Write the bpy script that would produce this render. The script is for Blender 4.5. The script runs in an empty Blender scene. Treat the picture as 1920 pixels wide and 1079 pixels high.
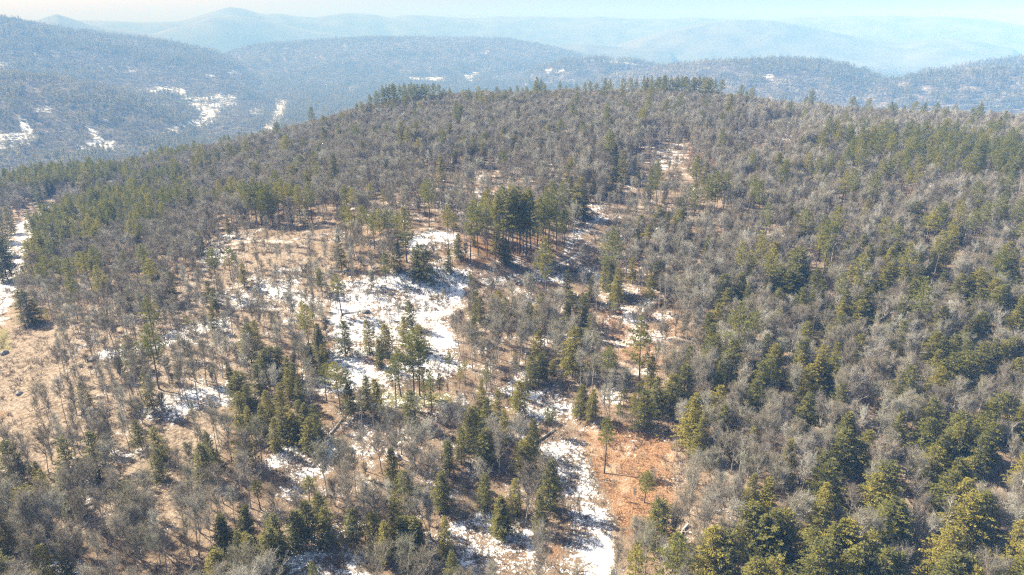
import bpy, math, random
import numpy as np
from mathutils import Vector

# ---------------------------------------------------------------- camera, sky, sun, exposure
CAMZ, PITCH, F = 110.0, math.radians(20.6), 1281.0        # F: focal length in pixels of a 1920 px wide frame
SUN_EL, SUN_AZ = 37.0, -60.0                              # azimuth from +Y towards +X
SUN_STRENGTH, SKY_STRENGTH, EXPOSURE = 5.0, 0.055, 1.72
HAZE_DENSITY, HAZE_COLOR = 0.00029, (0.20, 0.46, 1.0)

scene = bpy.context.scene
COL = scene.collection
cam_data = bpy.data.cameras.new('camera')
cam = bpy.data.objects.new('camera', cam_data)
COL.objects.link(cam)
cam.location = (0, 0, CAMZ)
cam.rotation_euler = (math.pi / 2 - PITCH, 0, 0)
cam_data.sensor_width = 36.0
cam_data.lens = F / 1920 * 36.0
cam_data.clip_start, cam_data.clip_end = 1.0, 60000
scene.camera = cam

world = bpy.data.worlds.new('World')
scene.world = world
world.use_nodes = True
wn = world.node_tree
wn.nodes.clear()
sky = wn.nodes.new('ShaderNodeTexSky')
sky.sky_type = 'NISHITA'
sky.sun_disc = False
sky.sun_elevation = math.radians(SUN_EL)
sky.sun_rotation = math.radians(SUN_AZ)
sky.altitude = 300
sky.air_density, sky.dust_density, sky.ozone_density = 0.8, 3.5, 1.0
bg = wn.nodes.new('ShaderNodeBackground')
bg.inputs['Strength'].default_value = SKY_STRENGTH
wo = wn.nodes.new('ShaderNodeOutputWorld')
wn.links.new(sky.outputs[0], bg.inputs[0])
wn.links.new(bg.outputs[0], wo.inputs[0])

sun_data = bpy.data.lights.new('sun', 'SUN')
sun_data.energy = SUN_STRENGTH
sun_data.angle = math.radians(0.55)
sun_data.color = (1.0, 0.95, 0.86)
sun = bpy.data.objects.new('sun', sun_data)
COL.objects.link(sun)
_el, _az = math.radians(SUN_EL), math.radians(SUN_AZ)
sdir = Vector((math.sin(_az) * math.cos(_el), math.cos(_az) * math.cos(_el), math.sin(_el)))
sun.rotation_euler = sdir.to_track_quat('Z', 'Y').to_euler()
sun.location = (0, 0, 900)

scene.view_settings.view_transform = 'Standard'
scene.view_settings.look = 'None'
scene.view_settings.exposure = EXPOSURE
scene.view_settings.gamma = 1.0
scene.view_settings.use_curve_mapping = False
cy = scene.cycles
cy.max_bounces, cy.diffuse_bounces, cy.glossy_bounces = 4, 2, 1
cy.transmission_bounces, cy.transparent_max_bounces, cy.volume_bounces = 1, 4, 0
cy.use_denoising = False
cy.denoiser = 'OPENIMAGEDENOISE'
cy.denoising_input_passes = 'RGB_ALBEDO_NORMAL'
cy.denoising_prefilter = 'ACCURATE'
cy.sample_clamp_indirect = 4.0
cy.pixel_filter_type = 'BLACKMAN_HARRIS'
cy.filter_width = 1.3

rng = np.random.default_rng(11)
random.seed(5)

# ---------------------------------------------------------------- numeric helpers
SP, CP = math.sin(PITCH), math.cos(PITCH)

def project(x, y, z):
    dz = z - CAMZ
    depth = y * CP - dz * SP
    up = y * SP + dz * CP
    d = np.where(depth > 0.5, depth, 0.5)
    px = 960 + F * x / d
    py = 539.5 - F * up / d
    return px, py, depth

def ray(px, py):
    u, v = (np.asarray(px, float) - 960) / F, (539.5 - np.asarray(py, float)) / F
    return u, CP + v * SP, -SP + v * CP

def at_z(px, py, z):
    dx, dy, dz = ray(px, py)
    t = (z - CAMZ) / dz
    return dx * t, dy * t

def inpoly(px, py, poly):
    px, py = np.asarray(px), np.asarray(py)
    res = np.zeros(px.shape, bool)
    n = len(poly)
    for i in range(n):
        x0, y0 = poly[i]
        x1, y1 = poly[(i + 1) % n]
        if y0 == y1:
            continue
        c = ((y0 > py) != (y1 > py)) & (px < (x1 - x0) * (py - y0) / (y1 - y0) + x0)
        res ^= c
    return res

def segdist(px, py, pts):
    best = np.full(np.shape(px), 1e9)
    for (x0, y0), (x1, y1) in zip(pts[:-1], pts[1:]):
        dx, dy = x1 - x0, y1 - y0
        t = np.clip(((px - x0) * dx + (py - y0) * dy) / (dx * dx + dy * dy), 0, 1)
        best = np.minimum(best, np.hypot(px - x0 - t * dx, py - y0 - t * dy))
    return best

_LAT = np.random.default_rng(3).random((256, 256))

def vnoise(x, y, s):
    x, y = np.asarray(x) / s, np.asarray(y) / s
    i, j = np.floor(x).astype(int), np.floor(y).astype(int)
    fx, fy = x - i, y - j
    fx, fy = fx * fx * (3 - 2 * fx), fy * fy * (3 - 2 * fy)
    g = lambda a, b: _LAT[a & 255, b & 255]
    return (g(i, j) * (1 - fx) + g(i + 1, j) * fx) * (1 - fy) + (g(i, j + 1) * (1 - fx) + g(i + 1, j + 1) * fx) * fy - 0.5

def fbm(x, y, s, o=4):
    r, a = 0, 1.0
    for k in range(o):
        r = r + a * vnoise(x + 37.1 * k, y - 91.7 * k, s)
        s, a = s / 2.03, a * 0.5
    return r

# ---------------------------------------------------------------- the lie of the land
CTRL = [(0,1079,-2),(480,1079,0),(960,1079,0),(1440,1079,4),(1920,1079,8),
        (0,900,-4),(300,900,0),(560,900,-1),(800,900,1),(1080,900,-3),(1250,900,5),(1600,900,8),(1920,900,11),
        (0,740,-8),(300,740,0),(560,770,2),(740,742,10),(660,758,9),(820,750,9),(640,824,0),(700,817,0),(780,802,0),(860,790,2),(1000,740,3),(1250,740,8),(1500,740,9),(1920,740,13),
        (0,600,-15),(150,600,-6),(300,600,0),(500,600,5),(700,600,5),(900,600,6),(1100,620,6),(1200,600,9),(1600,600,15),(1920,600,19),
        (20,490,-23),(150,490,-12),(300,490,-1),(500,490,9),(600,490,11),(700,490,18),(760,482,20),(830,480,20),(900,486,19),(640,522,7),(700,546,6),(760,555,6),(840,560,6),(1050,500,11),(1200,490,15),(1500,490,19),(1920,490,25),
        (90,400,-30),(350,400,-4),(550,400,12),(700,400,18),(1000,400,21),(1300,400,25),(1600,400,28),(1900,400,29),
        (60,348,-40),(200,334,-36),(450,312,0),(700,300,22),(1000,300,30),(1300,300,34),(1700,300,33),(1920,300,32),
        (540,268,2),(640,244,15),(690,228,25),(800,240,28),(1100,240,36),(1340,240,38),(1600,262,31),(1900,264,29),
        (740,214,32),(1000,209,37),(1200,205,41),(1330,204,41),(1450,238,32),(1600,242,29),(1780,246,28),(1920,250,27)]
cw = []
for px, py, z in CTRL:
    x, y = at_z(px, py, z)
    cw.append((float(x), float(y), z))
cw += [(-160,940,-12),(-333,890,-40),(-446,895,-68),(-530,850,-88),(-620,800,-98),(0,930,4),(150,930,5),(300,930,-6),(-260,1050,-50),(-100,1150,-28),(100,1150,-26),(300,1150,-30),(520,950,-32),(700,950,-28),
       (480,800,-10),(680,800,-10),(-760,700,-95),(-700,350,-40),(-450,250,-20),(-250,90,-5),(-120,20,-2),(0,0,0),(120,20,2),(260,90,8),(450,250,22),(620,420,24),(800,600,0),
       (-500,1050,-105),(-800,1200,-120),(-300,1350,-80),(0,1350,-50),(350,1350,-30),(800,1300,-22),(1000,900,-20),(950,500,5),(-900,400,-34),(0,-150,0),(600,0,20),(-600,0,-25)]
CW = np.array(cw)

def _tps(r2):
    return np.where(r2 > 0, r2 * np.log(r2 + 1e-9), 0) * 0.5

def _fit():
    n = len(CW)
    S = CW[:, :2] / 100
    d2 = ((S[:, None] - S[None]) ** 2).sum(-1)
    K = _tps(d2) + np.eye(n) * 0.15
    Pm = np.c_[np.ones(n), S]
    A = np.block([[K, Pm], [Pm.T, np.zeros((3, 3))]])
    return np.linalg.solve(A, np.r_[CW[:, 2], 0, 0, 0]), S
WT, SC = _fit()

def near_h(x, y):
    shp = np.shape(x)
    xs, ys = np.ravel(x) / 100, np.ravel(y) / 100
    out = np.empty(xs.size)
    for k in range(0, xs.size, 40000):
        a, b = xs[k:k + 40000], ys[k:k + 40000]
        d2 = (a[:, None] - SC[None, :, 0]) ** 2 + (b[:, None] - SC[None, :, 1]) ** 2
        out[k:k + 40000] = _tps(d2) @ WT[:-3] + WT[-3] + WT[-2] * a + WT[-1] * b
    return out.reshape(shp)

# far hills: crest line in the picture, distance, depth of the hill; crest height follows from both
def crest(pts, D, tree=0.0):
    az, zz = [], []
    for px, py in pts:
        dx, dy, dz = ray(px, py)
        az.append(math.atan2(dx, dy))
        zz.append(CAMZ + dz / math.hypot(dx, dy) * D - tree)
    return np.array(az), np.array(zz)

FAR = [  # crest pixels, distance, front width, back width
    ([(-500,150),(-150,130),(0,136),(120,146),(200,160),(330,196),(375,224),(430,260),(500,300)], 2600, 650, 600, 15),
    ([(1050,158),(1150,140),(1250,120),(1330,115),(1400,113),(1470,109),(1540,113),(1590,122),(1640,140),(1700,165),(1760,190)], 3000, 700, 500, 17),
    ([(1560,175),(1640,150),(1720,140),(1800,130),(1880,126),(1960,124),(2300,120)], 2700, 330, 500, 15),
    ([(1650,150),(1760,128),(1830,118),(1920,108),(2000,104),(2400,96)], 3600, 600, 700, 15),
    ([(940,160),(1000,130),(1060,112),(1120,106),(1180,112),(1230,122),(1300,150)], 3800, 500, 500, 14),
    ([(-700,10),(-200,12),(0,32),(60,41),(110,50),(180,60),(230,66),(300,76),(400,94),(440,112),(520,150)], 4500, 1300, 1000, 14),
    ([(360,120),(400,106),(480,86),(560,79),(640,74),(760,69),(900,71),(960,76),(1000,82),(1080,100),(1150,125)], 5500, 1100, 900, 14),
]
FARC = []
for pts, D, wf, wb, t in FAR:
    az, zz = crest(pts, D, t)
    FARC.append((az, zz, D, wf, wb))

VALLEY = -190.0
def far_h(x, y):
    r = np.hypot(x, y)
    az = np.arctan2(x, np.maximum(y, 1e-3))
    base = VALLEY + 6 * fbm(x, y, 500, 3)
    h = base.copy() if hasattr(base, 'copy') else base
    for caz, cz, D, wf, wb in FARC:
        zc = np.interp(az, caz, cz, left=-220, right=-220) - VALLEY
        ta = np.clip(np.minimum(az - caz[0], caz[-1] - az) / .05, 0, 1)
        zc = zc * ta * ta * (3 - 2 * ta)
        t = (r - D) / np.where(r < D, wf, wb)
        g = np.exp(-t * t * 1.1)
        hh = base * 0 + VALLEY + np.maximum(zc, 0) * g * (1 + 0.06 * fbm(x, y, 420, 3)) + 5 * fbm(x, y, 260, 3) * g
        h = np.maximum(h, hh)
    return h

def height(x, y):
    x, y = np.asarray(x, float), np.asarray(y, float)
    r = np.hypot(x, y)
    az = np.arctan2(x, np.maximum(y, 1.0))
    outer = 1250 + 850 * np.clip((-az - .12) / .16, 0, 1)
    w = np.clip((r - 900) / (outer - 900), 0, 1)
    w = w * w * (3 - 2 * w)
    w = np.maximum(w, np.clip((np.abs(x) - 750 - 400 * (x < 0)) / 300, 0, 1))
    n = near_h(x, y)
    n = np.clip(n, -130, 60) + 1.6 * fbm(x, y, 46, 4) + 0.55 * fbm(x + 400, y, 7, 3)
    return n * (1 - w) + far_h(x, y) * w

# quick lookup grid for draping and ray marching
GX0, GX1, GY0, GY1, GS = -1000.0, 1000.0, -60.0, 1400.0, 3.0
_gx, _gy = np.arange(GX0, GX1 + GS, GS), np.arange(GY0, GY1 + GS, GS)
_GH = height(*np.meshgrid(_gx, _gy))

def hgt(x, y):
    x, y = np.asarray(x, float), np.asarray(y, float)
    u, v = np.clip((x - GX0) / GS, 0, _gx.size - 1.001), np.clip((y - GY0) / GS, 0, _gy.size - 1.001)
    i, j = u.astype(int), v.astype(int)
    a, b = u - i, v - j
    g = (_GH[j, i] * (1 - a) + _GH[j, i + 1] * a) * (1 - b) + (_GH[j + 1, i] * (1 - a) + _GH[j + 1, i + 1] * a) * b
    out = (x < GX0) | (x > GX1) | (y > GY1) | (y < GY0)
    if out.any():
        g = np.where(out, height(np.where(out, x, 0), np.where(out, y, 0)), g)
    return g

def ground(px, py, rmax=3600.0):
    px, py = np.atleast_1d(np.asarray(px, float)), np.atleast_1d(np.asarray(py, float))
    dx, dy, dz = ray(px, py)
    n = np.hypot(dx, dy)
    dx, dy, dz = dx / n, dy / n, dz / n
    rs = np.exp(np.linspace(math.log(60), math.log(rmax), 330))
    hit = np.full(px.shape, np.nan)
    for r0, r1 in zip(rs[:-1], rs[1:]):
        below = np.isnan(hit) & (CAMZ + dz * r1 < hgt(dx * r1, dy * r1))
        hit[below] = (r0 + r1) / 2
    hit = np.where(np.isnan(hit), rmax, hit)
    for _ in range(6):
        z = hgt(dx * hit, dy * hit)
        with np.errstate(all='ignore'):
            t = np.where(dz < -0.01, (z - CAMZ) / dz, hit)
        hit = np.where(np.abs(t - hit) < 0.08 * hit, 0.5 * (hit + t), hit)
    return dx * hit, dy * hit, hgt(dx * hit, dy * hit)

# ---------------------------------------------------------------- patches on the ground, traced where they lie
SNOW = [
    (1.0, [(620,525),(700,512),(800,500),(905,500),(870,560),(850,620),(880,690),(830,720),(760,728),(640,748),(592,742),(585,690),(630,640),(615,600)]),
    (1.0, [(740,436),(800,428),(862,434),(858,468),(770,478)]),
    (.72, [(1040,480),(1075,402),(1100,368),(1150,378),(1145,412),(1100,440),(1112,530),(1000,545),(900,540),(870,500),(1000,495)]),
    (.66, [(1140,540),(1200,535),(1262,600),(1250,650),(1180,662),(1120,620)]),
    (.88, [(995,820),(1080,815),(1105,870),(1150,960),(1158,1010),(1150,1090),(1035,1090),(1062,960),(1028,880)]),
    (.82, [(820,985),(910,950),(1000,1000),(1022,1060),(900,1090),(835,1090)]),
    (.85, [(935,695),(1080,735),(1085,795),(1000,800),(945,770)]),
    (.92, [(505,810),(640,795),(645,860),(610,900),(540,905),(497,870)]),
    (.6, [(650,800),(700,800),(770,850),(730,885),(650,865)]), (.7, [(745,750),(800,750),(822,790),(755,800)]),
    (.9, [(535,1030),(690,1025),(705,1090),(530,1090)]),
    (1.0, [(360,470),(400,450),(440,455),(440,482),(380,510)]), (1.0, [(415,442),(495,430),(475,447),(420,452)]), (.9, [(600,440),(642,434),(642,457),(605,457)]),
    (.8, [(380,560),(470,520),(570,495),(565,560),(430,592)]), (1.0, [(165,665),(300,625),(430,588),(430,618),(200,685)]),
    (1.0, [(245,765),(330,735),(435,715),(435,748),(330,792),(265,792)]), (1.0, [(135,855),(165,870),(188,940),(165,955),(130,905)]),
    (.7, [(455,565),(560,520),(600,560),(540,620)]), (.75, [(400,710),(440,690),(440,760),(405,760)]),
    (.97, [(-60,520),(0,465),(20,428),(75,383),(112,370),(108,402),(62,450),(48,500),(32,560),(0,608),(-60,640)]),
    (.9, [(128,410),(150,388),(170,382),(160,395),(130,420)]),
    (.72, [(1228,255),(1272,252),(1295,300),(1240,332),(1218,300)]), (.95, [(1375,232),(1420,236),(1490,250),(1500,268),(1440,267),(1370,256)]),
    (.85, [(1415,425),(1500,438),(1505,456),(1430,442)]), (.55, [(800,358),(880,318),(940,328),(1005,370),(880,402),(800,392)]),
    (.5, [(690,355),(760,330),(800,350),(700,390)]), (.6, [(1690,250),(1760,245),(1760,280),(1690,285)]), (.55, [(1715,320),(1760,320),(1755,355),(1715,350)]),
    (.55, [(1860,470),(1920,460),(1920,480),(1870,485)]), (.8, [(95,1045),(165,1040),(155,1090),(85,1090)]), (.6, [(240,1005),(270,1010),(265,1040),(245,1035)]),
    (.5, [(375,870),(415,880),(420,930),(385,920)]), (.6, [(1150,800),(1190,800),(1215,850),(1190,862)]),
    (.45, [(560,610),(620,600),(630,650),(560,660)]), (.55, [(190,355),(240,350),(240,362),(190,366)]), (.8, [(75,368),(110,350),(120,365),(85,384)]),
    (.42, [(540,505),(900,470),(1280,400),(1280,660),(1100,820),(720,860),(560,740)]), (.36, [(640,300),(1000,290),(1300,240),(1320,420),(1000,420),(640,430)]), (.30, [(420,500),(620,480),(600,740),(400,780),(120,960),(120,640)]), (.34, [(700,820),(1060,780),(1150,1079),(480,1079),(480,880)]), (.27, [(1480,240),(2000,240),(2000,480),(1400,460)]), (.33, [(-60,300),(420,250),(560,300),(400,400),(100,420)]),
]
TAN = [(.8, [(90,600),(380,510),(620,470),(630,560),(430,760),(420,900),(300,1010),(120,1010),(40,900),(60,700)]), (1.0, [(-60,625),(60,610),(130,660),(130,760),(60,860),(-60,900)]),
       (.9, [(430,445),(560,440),(600,520),(440,540)])]
ORANGE = [(1.0, [(1095,795),(1160,790),(1265,835),(1262,1005),(1165,1000),(1140,930),(1100,870)]), (.8, [(1180,440),(1260,420),(1290,520),(1190,560)]),
          (.8, [(1280,270),(1380,265),(1400,310),(1290,330)]), (.7, [(860,440),(1060,440),(1060,500),(860,500)]), (.6, [(1120,560),(1280,560),(1280,700),(1130,680)]),
          (.8, [(650,630),(730,625),(740,690),(640,690)]), (.6, [(-60,770),(20,760),(20,790),(-60,800)]), (.5, [(430,280),(700,240),(720,330),(430,330)]), (.6, [(960,990),(1060,1020),(1060,1060),(980,1060)])]
MOSS = [(1.0, [(645,748),(700,730),(850,738),(850,758),(770,768),(660,772)]), (.7, [(-60,610),(20,610),(30,660),(-60,700)]), (.5, [(735,820),(765,815),(770,832),(740,834)])]
FARSNOW = [[(252,168),(300,164),(345,166),(352,180),(445,178),(447,200),(405,208),(402,232),(390,238),(350,240),(312,254),(306,246),(345,230),(372,222),(374,205),(330,192),(352,186),(340,178),(260,176)],
           [(515,184),(530,186),(538,194),(534,214),(512,244),(490,252),(488,244),(512,222),(502,215),(516,205)], [(468,204),(498,204),(494,216),(482,218),(482,232),(478,232),(478,216),(470,214)],
           [(32,218),(50,220),(72,265),(52,272),(40,245)], [(-60,248),(40,246),(48,282),(-60,292)], [(158,232),(172,236),(195,262),(218,262),(218,284),(196,284),(180,268)], [(140,272),(180,262),(185,280),(145,284)],
           [(60,196),(112,200),(116,216),(95,214),(66,206)], [(424,132),(468,132),(462,140),(428,139)], [(236,124),(262,132),(256,140),(236,132)], [(448,152),(464,152),(462,166),(452,162)], [(470,162),(486,172),(484,176),(470,168)],
           [(128,80),(136,86),(140,92),(134,90)], [(168,102),(176,108),(198,132),(194,134)], [(-40,118),(25,120),(22,128),(-40,130)], [(765,144),(835,144),(832,154),(770,155)], [(868,141),(898,136),(888,156),(880,156)],
           [(380,140),(410,138),(412,142),(380,144)], [(1020,131),(1058,130),(1054,137),(1022,137)], [(1128,114),(1168,115),(1200,122),(1196,127),(1140,120)], [(1050,112),(1120,106),(1122,112),(1052,120)], [(650,164),(670,160),(668,174),(652,175)], [(895,96),(920,94),(920,100),(898,101)],
           [(1738,133),(1808,131),(1808,136),(1742,137)], [(1420,144),(1450,142),(1448,149),(1422,150)], [(410,76),(440,76),(440,80),(410,80)], [(1105,78),(1130,79),(1128,83),(1106,83)]]

def mask(px, py, polys, dist):
    m = np.zeros(np.shape(px))
    for s, p in polys:
        xs, ys = [q[0] for q in p], [q[1] for q in p]
        near = (px > min(xs) - 40) & (px < max(xs) + 40) & (py > min(ys) - 40) & (py < max(ys) + 40) & dist
        if not near.any():
            continue
        a, b = px[near], py[near]
        ins = inpoly(a, b, p)
        d = segdist(a, b, list(p) + [p[0]])
        w = 13.0
        v = np.clip(0.5 + np.where(ins, d, -d) / (2 * w), 0, 1) * s
        m[near] = np.maximum(m[near], v)
    return m

# ---------------------------------------------------------------- mesh and material helpers
def mesh_from(name, V, Fq, mats, midx=None, attrs=None, smooth=False):
    """Fq: list of (n,k) index arrays (triangles or quads)."""
    me = bpy.data.meshes.new(name)
    V = np.asarray(V, np.float32)
    me.vertices.add(len(V))
    me.vertices.foreach_set('co', V.ravel())
    loops = np.concatenate([f.ravel() for f in Fq]).astype(np.int32)
    tot = np.concatenate([np.full(len(f), f.shape[1]) for f in Fq]).astype(np.int32)
    start = np.r_[0, np.cumsum(tot)[:-1]].astype(np.int32)
    me.loops.add(loops.size)
    me.loops.foreach_set('vertex_index', loops)
    me.polygons.add(tot.size)
    me.polygons.foreach_set('loop_start', start)
    me.polygons.foreach_set('loop_total', tot)
    for m in mats:
        me.materials.append(m)
    if midx is not None:
        me.polygons.foreach_set('material_index', np.asarray(midx, np.int32))
    if smooth:
        me.polygons.foreach_set('use_smooth', np.ones(tot.size, bool))
    me.update(calc_edges=True)
    for k, v in (attrs or {}).items():
        at = me.attributes.new(k, 'FLOAT', 'POINT')
        at.data.foreach_set('value', np.asarray(v, np.float32))
    return me

def link(name, me, parent=None, **props):
    o = bpy.data.objects.new(name, me)
    COL.objects.link(o)
    if parent is not None:
        o.parent = parent
    for k, v in props.items():
        o[k] = v
    return o

def mat(name):
    m = bpy.data.materials.new(name)
    m.use_nodes = True
    nt = m.node_tree
    nt.nodes.clear()
    out = nt.nodes.new('ShaderNodeOutputMaterial')
    return m, nt, out

class NB:
    """tiny node-building helper"""
    def __init__(self, nt): self.nt = nt
    def n(self, t, **kw):
        nd = self.nt.nodes.new(t)
        for k, v in kw.items(): setattr(nd, k, v)
        return nd
    def set(self, sock, v):
        if isinstance(v, bpy.types.NodeSocket): self.nt.links.new(v, sock)
        else: sock.default_value = v
    def math(self, op, a, b=0.0, clamp=False):
        nd = self.n('ShaderNodeMath', operation=op, use_clamp=clamp)
        self.set(nd.inputs[0], a); self.set(nd.inputs[1], b)
        return nd.outputs[0]
    def mix(self, f, a, b):
        nd = self.n('ShaderNodeMix', data_type='RGBA')
        self.set(nd.inputs[0], f)
        for s, v in ((nd.inputs[6], a), (nd.inputs[7], b)):
            self.set(s, v if isinstance(v, bpy.types.NodeSocket) else (*v, 1.0))
        return nd.outputs[2]
    def noise(self, vec, scale, detail=4, rough=.55):
        nd = self.n('ShaderNodeTexNoise')
        if vec is not None: self.nt.links.new(vec, nd.inputs['Vector'])
        nd.inputs['Scale'].default_value = scale
        nd.inputs['Detail'].default_value = detail
        nd.inputs['Roughness'].default_value = rough
        return nd.outputs[0]
    def ramp(self, f, lo, hi):
        nd = self.n('ShaderNodeMapRange', interpolation_type='SMOOTHSTEP')
        self.set(nd.inputs[0], f)
        nd.inputs[1].default_value, nd.inputs[2].default_value = lo, hi
        return nd.outputs[0]
    def attr(self, name):
        return self.n('ShaderNodeAttribute', attribute_name=name).outputs['Fac']

def principled(b, color, rough=.9, spec=.1, normal=None):
    p = b.n('ShaderNodeBsdfPrincipled')
    b.set(p.inputs['Base Color'], color if isinstance(color, bpy.types.NodeSocket) else (*color, 1))
    p.inputs['Roughness'].default_value = rough
    p.inputs['Specular IOR Level'].default_value = spec
    if normal is not None: b.set(p.inputs['Normal'], normal)
    return p.outputs[0]

def ground_material():
    m, nt, out = mat('forest_floor')
    b = NB(nt)
    pos = b.n('ShaderNodeNewGeometry').outputs['Position']
    n1, n2, n3 = b.noise(pos, .9, 6, .7), b.noise(pos, .12, 4), b.noise(pos, 2.6, 3, .7)
    n4 = b.noise(pos, .028, 3)
    litter = b.mix(b.ramp(n2, .35, .65), (.21, .15, .10), (.31, .235, .165))
    litter = b.mix(b.ramp(n1, .45, .68), litter, (.11, .08, .06))
    tan = b.mix(b.ramp(n1, .38, .62), (.35, .28, .21), (.15, .11, .075))
    orange = b.mix(b.ramp(n3, .40, .60), (.33, .195, .105), (.13, .07, .04))
    orange = b.mix(b.math('MULTIPLY', b.ramp(n2, .48, .62), .6), orange, (.42, .31, .21))
    moss = b.mix(b.ramp(n3, .35, .6), (.13, .15, .05), (.25, .19, .10))
    c = b.mix(b.ramp(b.math('ADD', b.attr('tan'), b.math('MULTIPLY', b.math('SUBTRACT', n2, .5), .9)), .3, .7), litter, tan)
    c = b.mix(b.ramp(b.math('ADD', b.attr('orange'), b.math('MULTIPLY', b.math('SUBTRACT', n1, .5), .8)), .3, .75), c, orange)
    c = b.mix(b.ramp(b.math('ADD', b.attr('moss'), b.math('MULTIPLY', b.math('SUBTRACT', n1, .5), .9)), .4, .7), c, moss)
    far = b.mix(b.ramp(n4, .4, .6), (.060, .060, .048), (.15, .13, .115))
    c = b.mix(b.attr('far'), c, far)
    s = b.math('ADD', b.math('MULTIPLY', b.attr('snow'), .57), b.math('MULTIPLY', b.math('SUBTRACT', n1, .5), 1.9))
    s = b.math('ADD', s, b.math('MULTIPLY', b.math('SUBTRACT', n2, .5), 1.4))
    s = b.math('ADD', s, b.math('MULTIPLY', b.math('SUBTRACT', n3, .5), 1.3))
    s = b.math('ADD', s, b.math('MULTIPLY', b.math('MULTIPLY', b.math('SUBTRACT', n4, .5), b.attr('far')), 1.6))
    sn = b.ramp(s, .42, .56)
    c = b.mix(sn, c, (.82, .84, .87))
    bump = b.n('ShaderNodeBump')
    bump.inputs['Strength'].default_value = .8
    bump.inputs['Distance'].default_value = .5
    b.set(bump.inputs['Height'], b.math('ADD', n1, n3))
    nt.links.new(principled(b, c, .95, .05, bump.outputs[0]), out.inputs[0])
    return m

def bark_material(name, a, c2, lichen):
    m, nt, out = mat(name)
    b = NB(nt)
    r = b.n('ShaderNodeObjectInfo').outputs['Random']
    pos = b.n('ShaderNodeTexCoord').outputs['Object']
    n = b.noise(pos, 1.4, 3, .7)
    c = b.mix(b.ramp(n, .35, .65), a, c2)
    c = b.mix(b.math('MULTIPLY', b.ramp(r, .55, .95), .7), c, lichen)
    nt.links.new(principled(b, c, .9, .1), out.inputs[0])
    return m

def twig_material(name, cols):
    m, nt, out = mat(name)
    b = NB(nt)
    r = b.n('ShaderNodeObjectInfo').outputs['Random']
    rp = b.n('ShaderNodeValToRGB')
    b.set(rp.inputs[0], r)
    els = rp.color_ramp.elements
    while len(els) < len(cols): els.new(.5)
    for i, (e, c) in enumerate(zip(els, cols)):
        e.position = i / (len(cols) - 1)
        e.color = (*c, 1)
    c = b.mix(b.math('MULTIPLY', b.attr('tone'), .55), rp.outputs[0], (.09, .07, .06))
    nt.links.new(principled(b, c, .8, .15), out.inputs[0])
    return m

def needle_material(name, dark, light, gold, trans=.34):
    m, nt, out = mat(name)
    b = NB(nt)
    r = b.n('ShaderNodeObjectInfo').outputs['Random']
    c = b.mix(b.attr('tone'), dark, light)
    c = b.mix(b.math('MULTIPLY', b.ramp(r, .45, 1.0), .6), c, gold)
    p = principled(b, c, .6, .25)
    t = b.n('ShaderNodeBsdfTranslucent')
    b.set(t.inputs[0], c)
    mx = b.n('ShaderNodeMixShader')
    mx.inputs[0].default_value = trans
    nt.links.new(p, mx.inputs[1]); nt.links.new(t.outputs[0], mx.inputs[2])
    nt.links.new(mx.outputs[0], out.inputs[0])
    return m

def plain(name, col, rough=.85, noise=.25, scale=1.5):
    m, nt, out = mat(name)
    b = NB(nt)
    n = b.noise(b.n('ShaderNodeNewGeometry').outputs['Position'], scale, 4, .6)
    c = b.mix(b.ramp(n, .3, .7), tuple(v * (1 - noise) for v in col), tuple(min(1, v * (1 + noise)) for v in col))
    nt.links.new(principled(b, c, rough, .15), out.inputs[0])
    return m

M_GROUND = ground_material()
M_BARK = bark_material('grey_bark', (.24, .215, .185), (.40, .37, .33), (.58, .57, .53))
M_PBARK = bark_material('pine_bark', (.10, .078, .062), (.19, .15, .12), (.20, .17, .15))
M_TWIG = twig_material('bare_twigs', [(.20,.17,.12), (.30,.275,.21), (.16,.128,.092), (.39,.37,.30), (.26,.24,.155), (.27,.22,.16), (.25,.25,.16), (.47,.455,.39), (.21,.175,.13), (.33,.30,.23)])
M_BRUSH = twig_material('brush_twigs', [(.12,.075,.055), (.09,.07,.055), (.20,.11,.07), (.07,.065,.045)])
M_BIRCH = bark_material('birch_bark', (.55, .53, .50), (.72, .70, .66), (.66, .64, .60))
M_PINE = needle_material('pine_needles', (.10, .12, .028), (.34, .33, .07), (.42, .36, .07))
M_HEML = needle_material('hemlock_needles', (.060, .070, .020), (.27, .25, .052), (.36, .30, .055))

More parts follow.
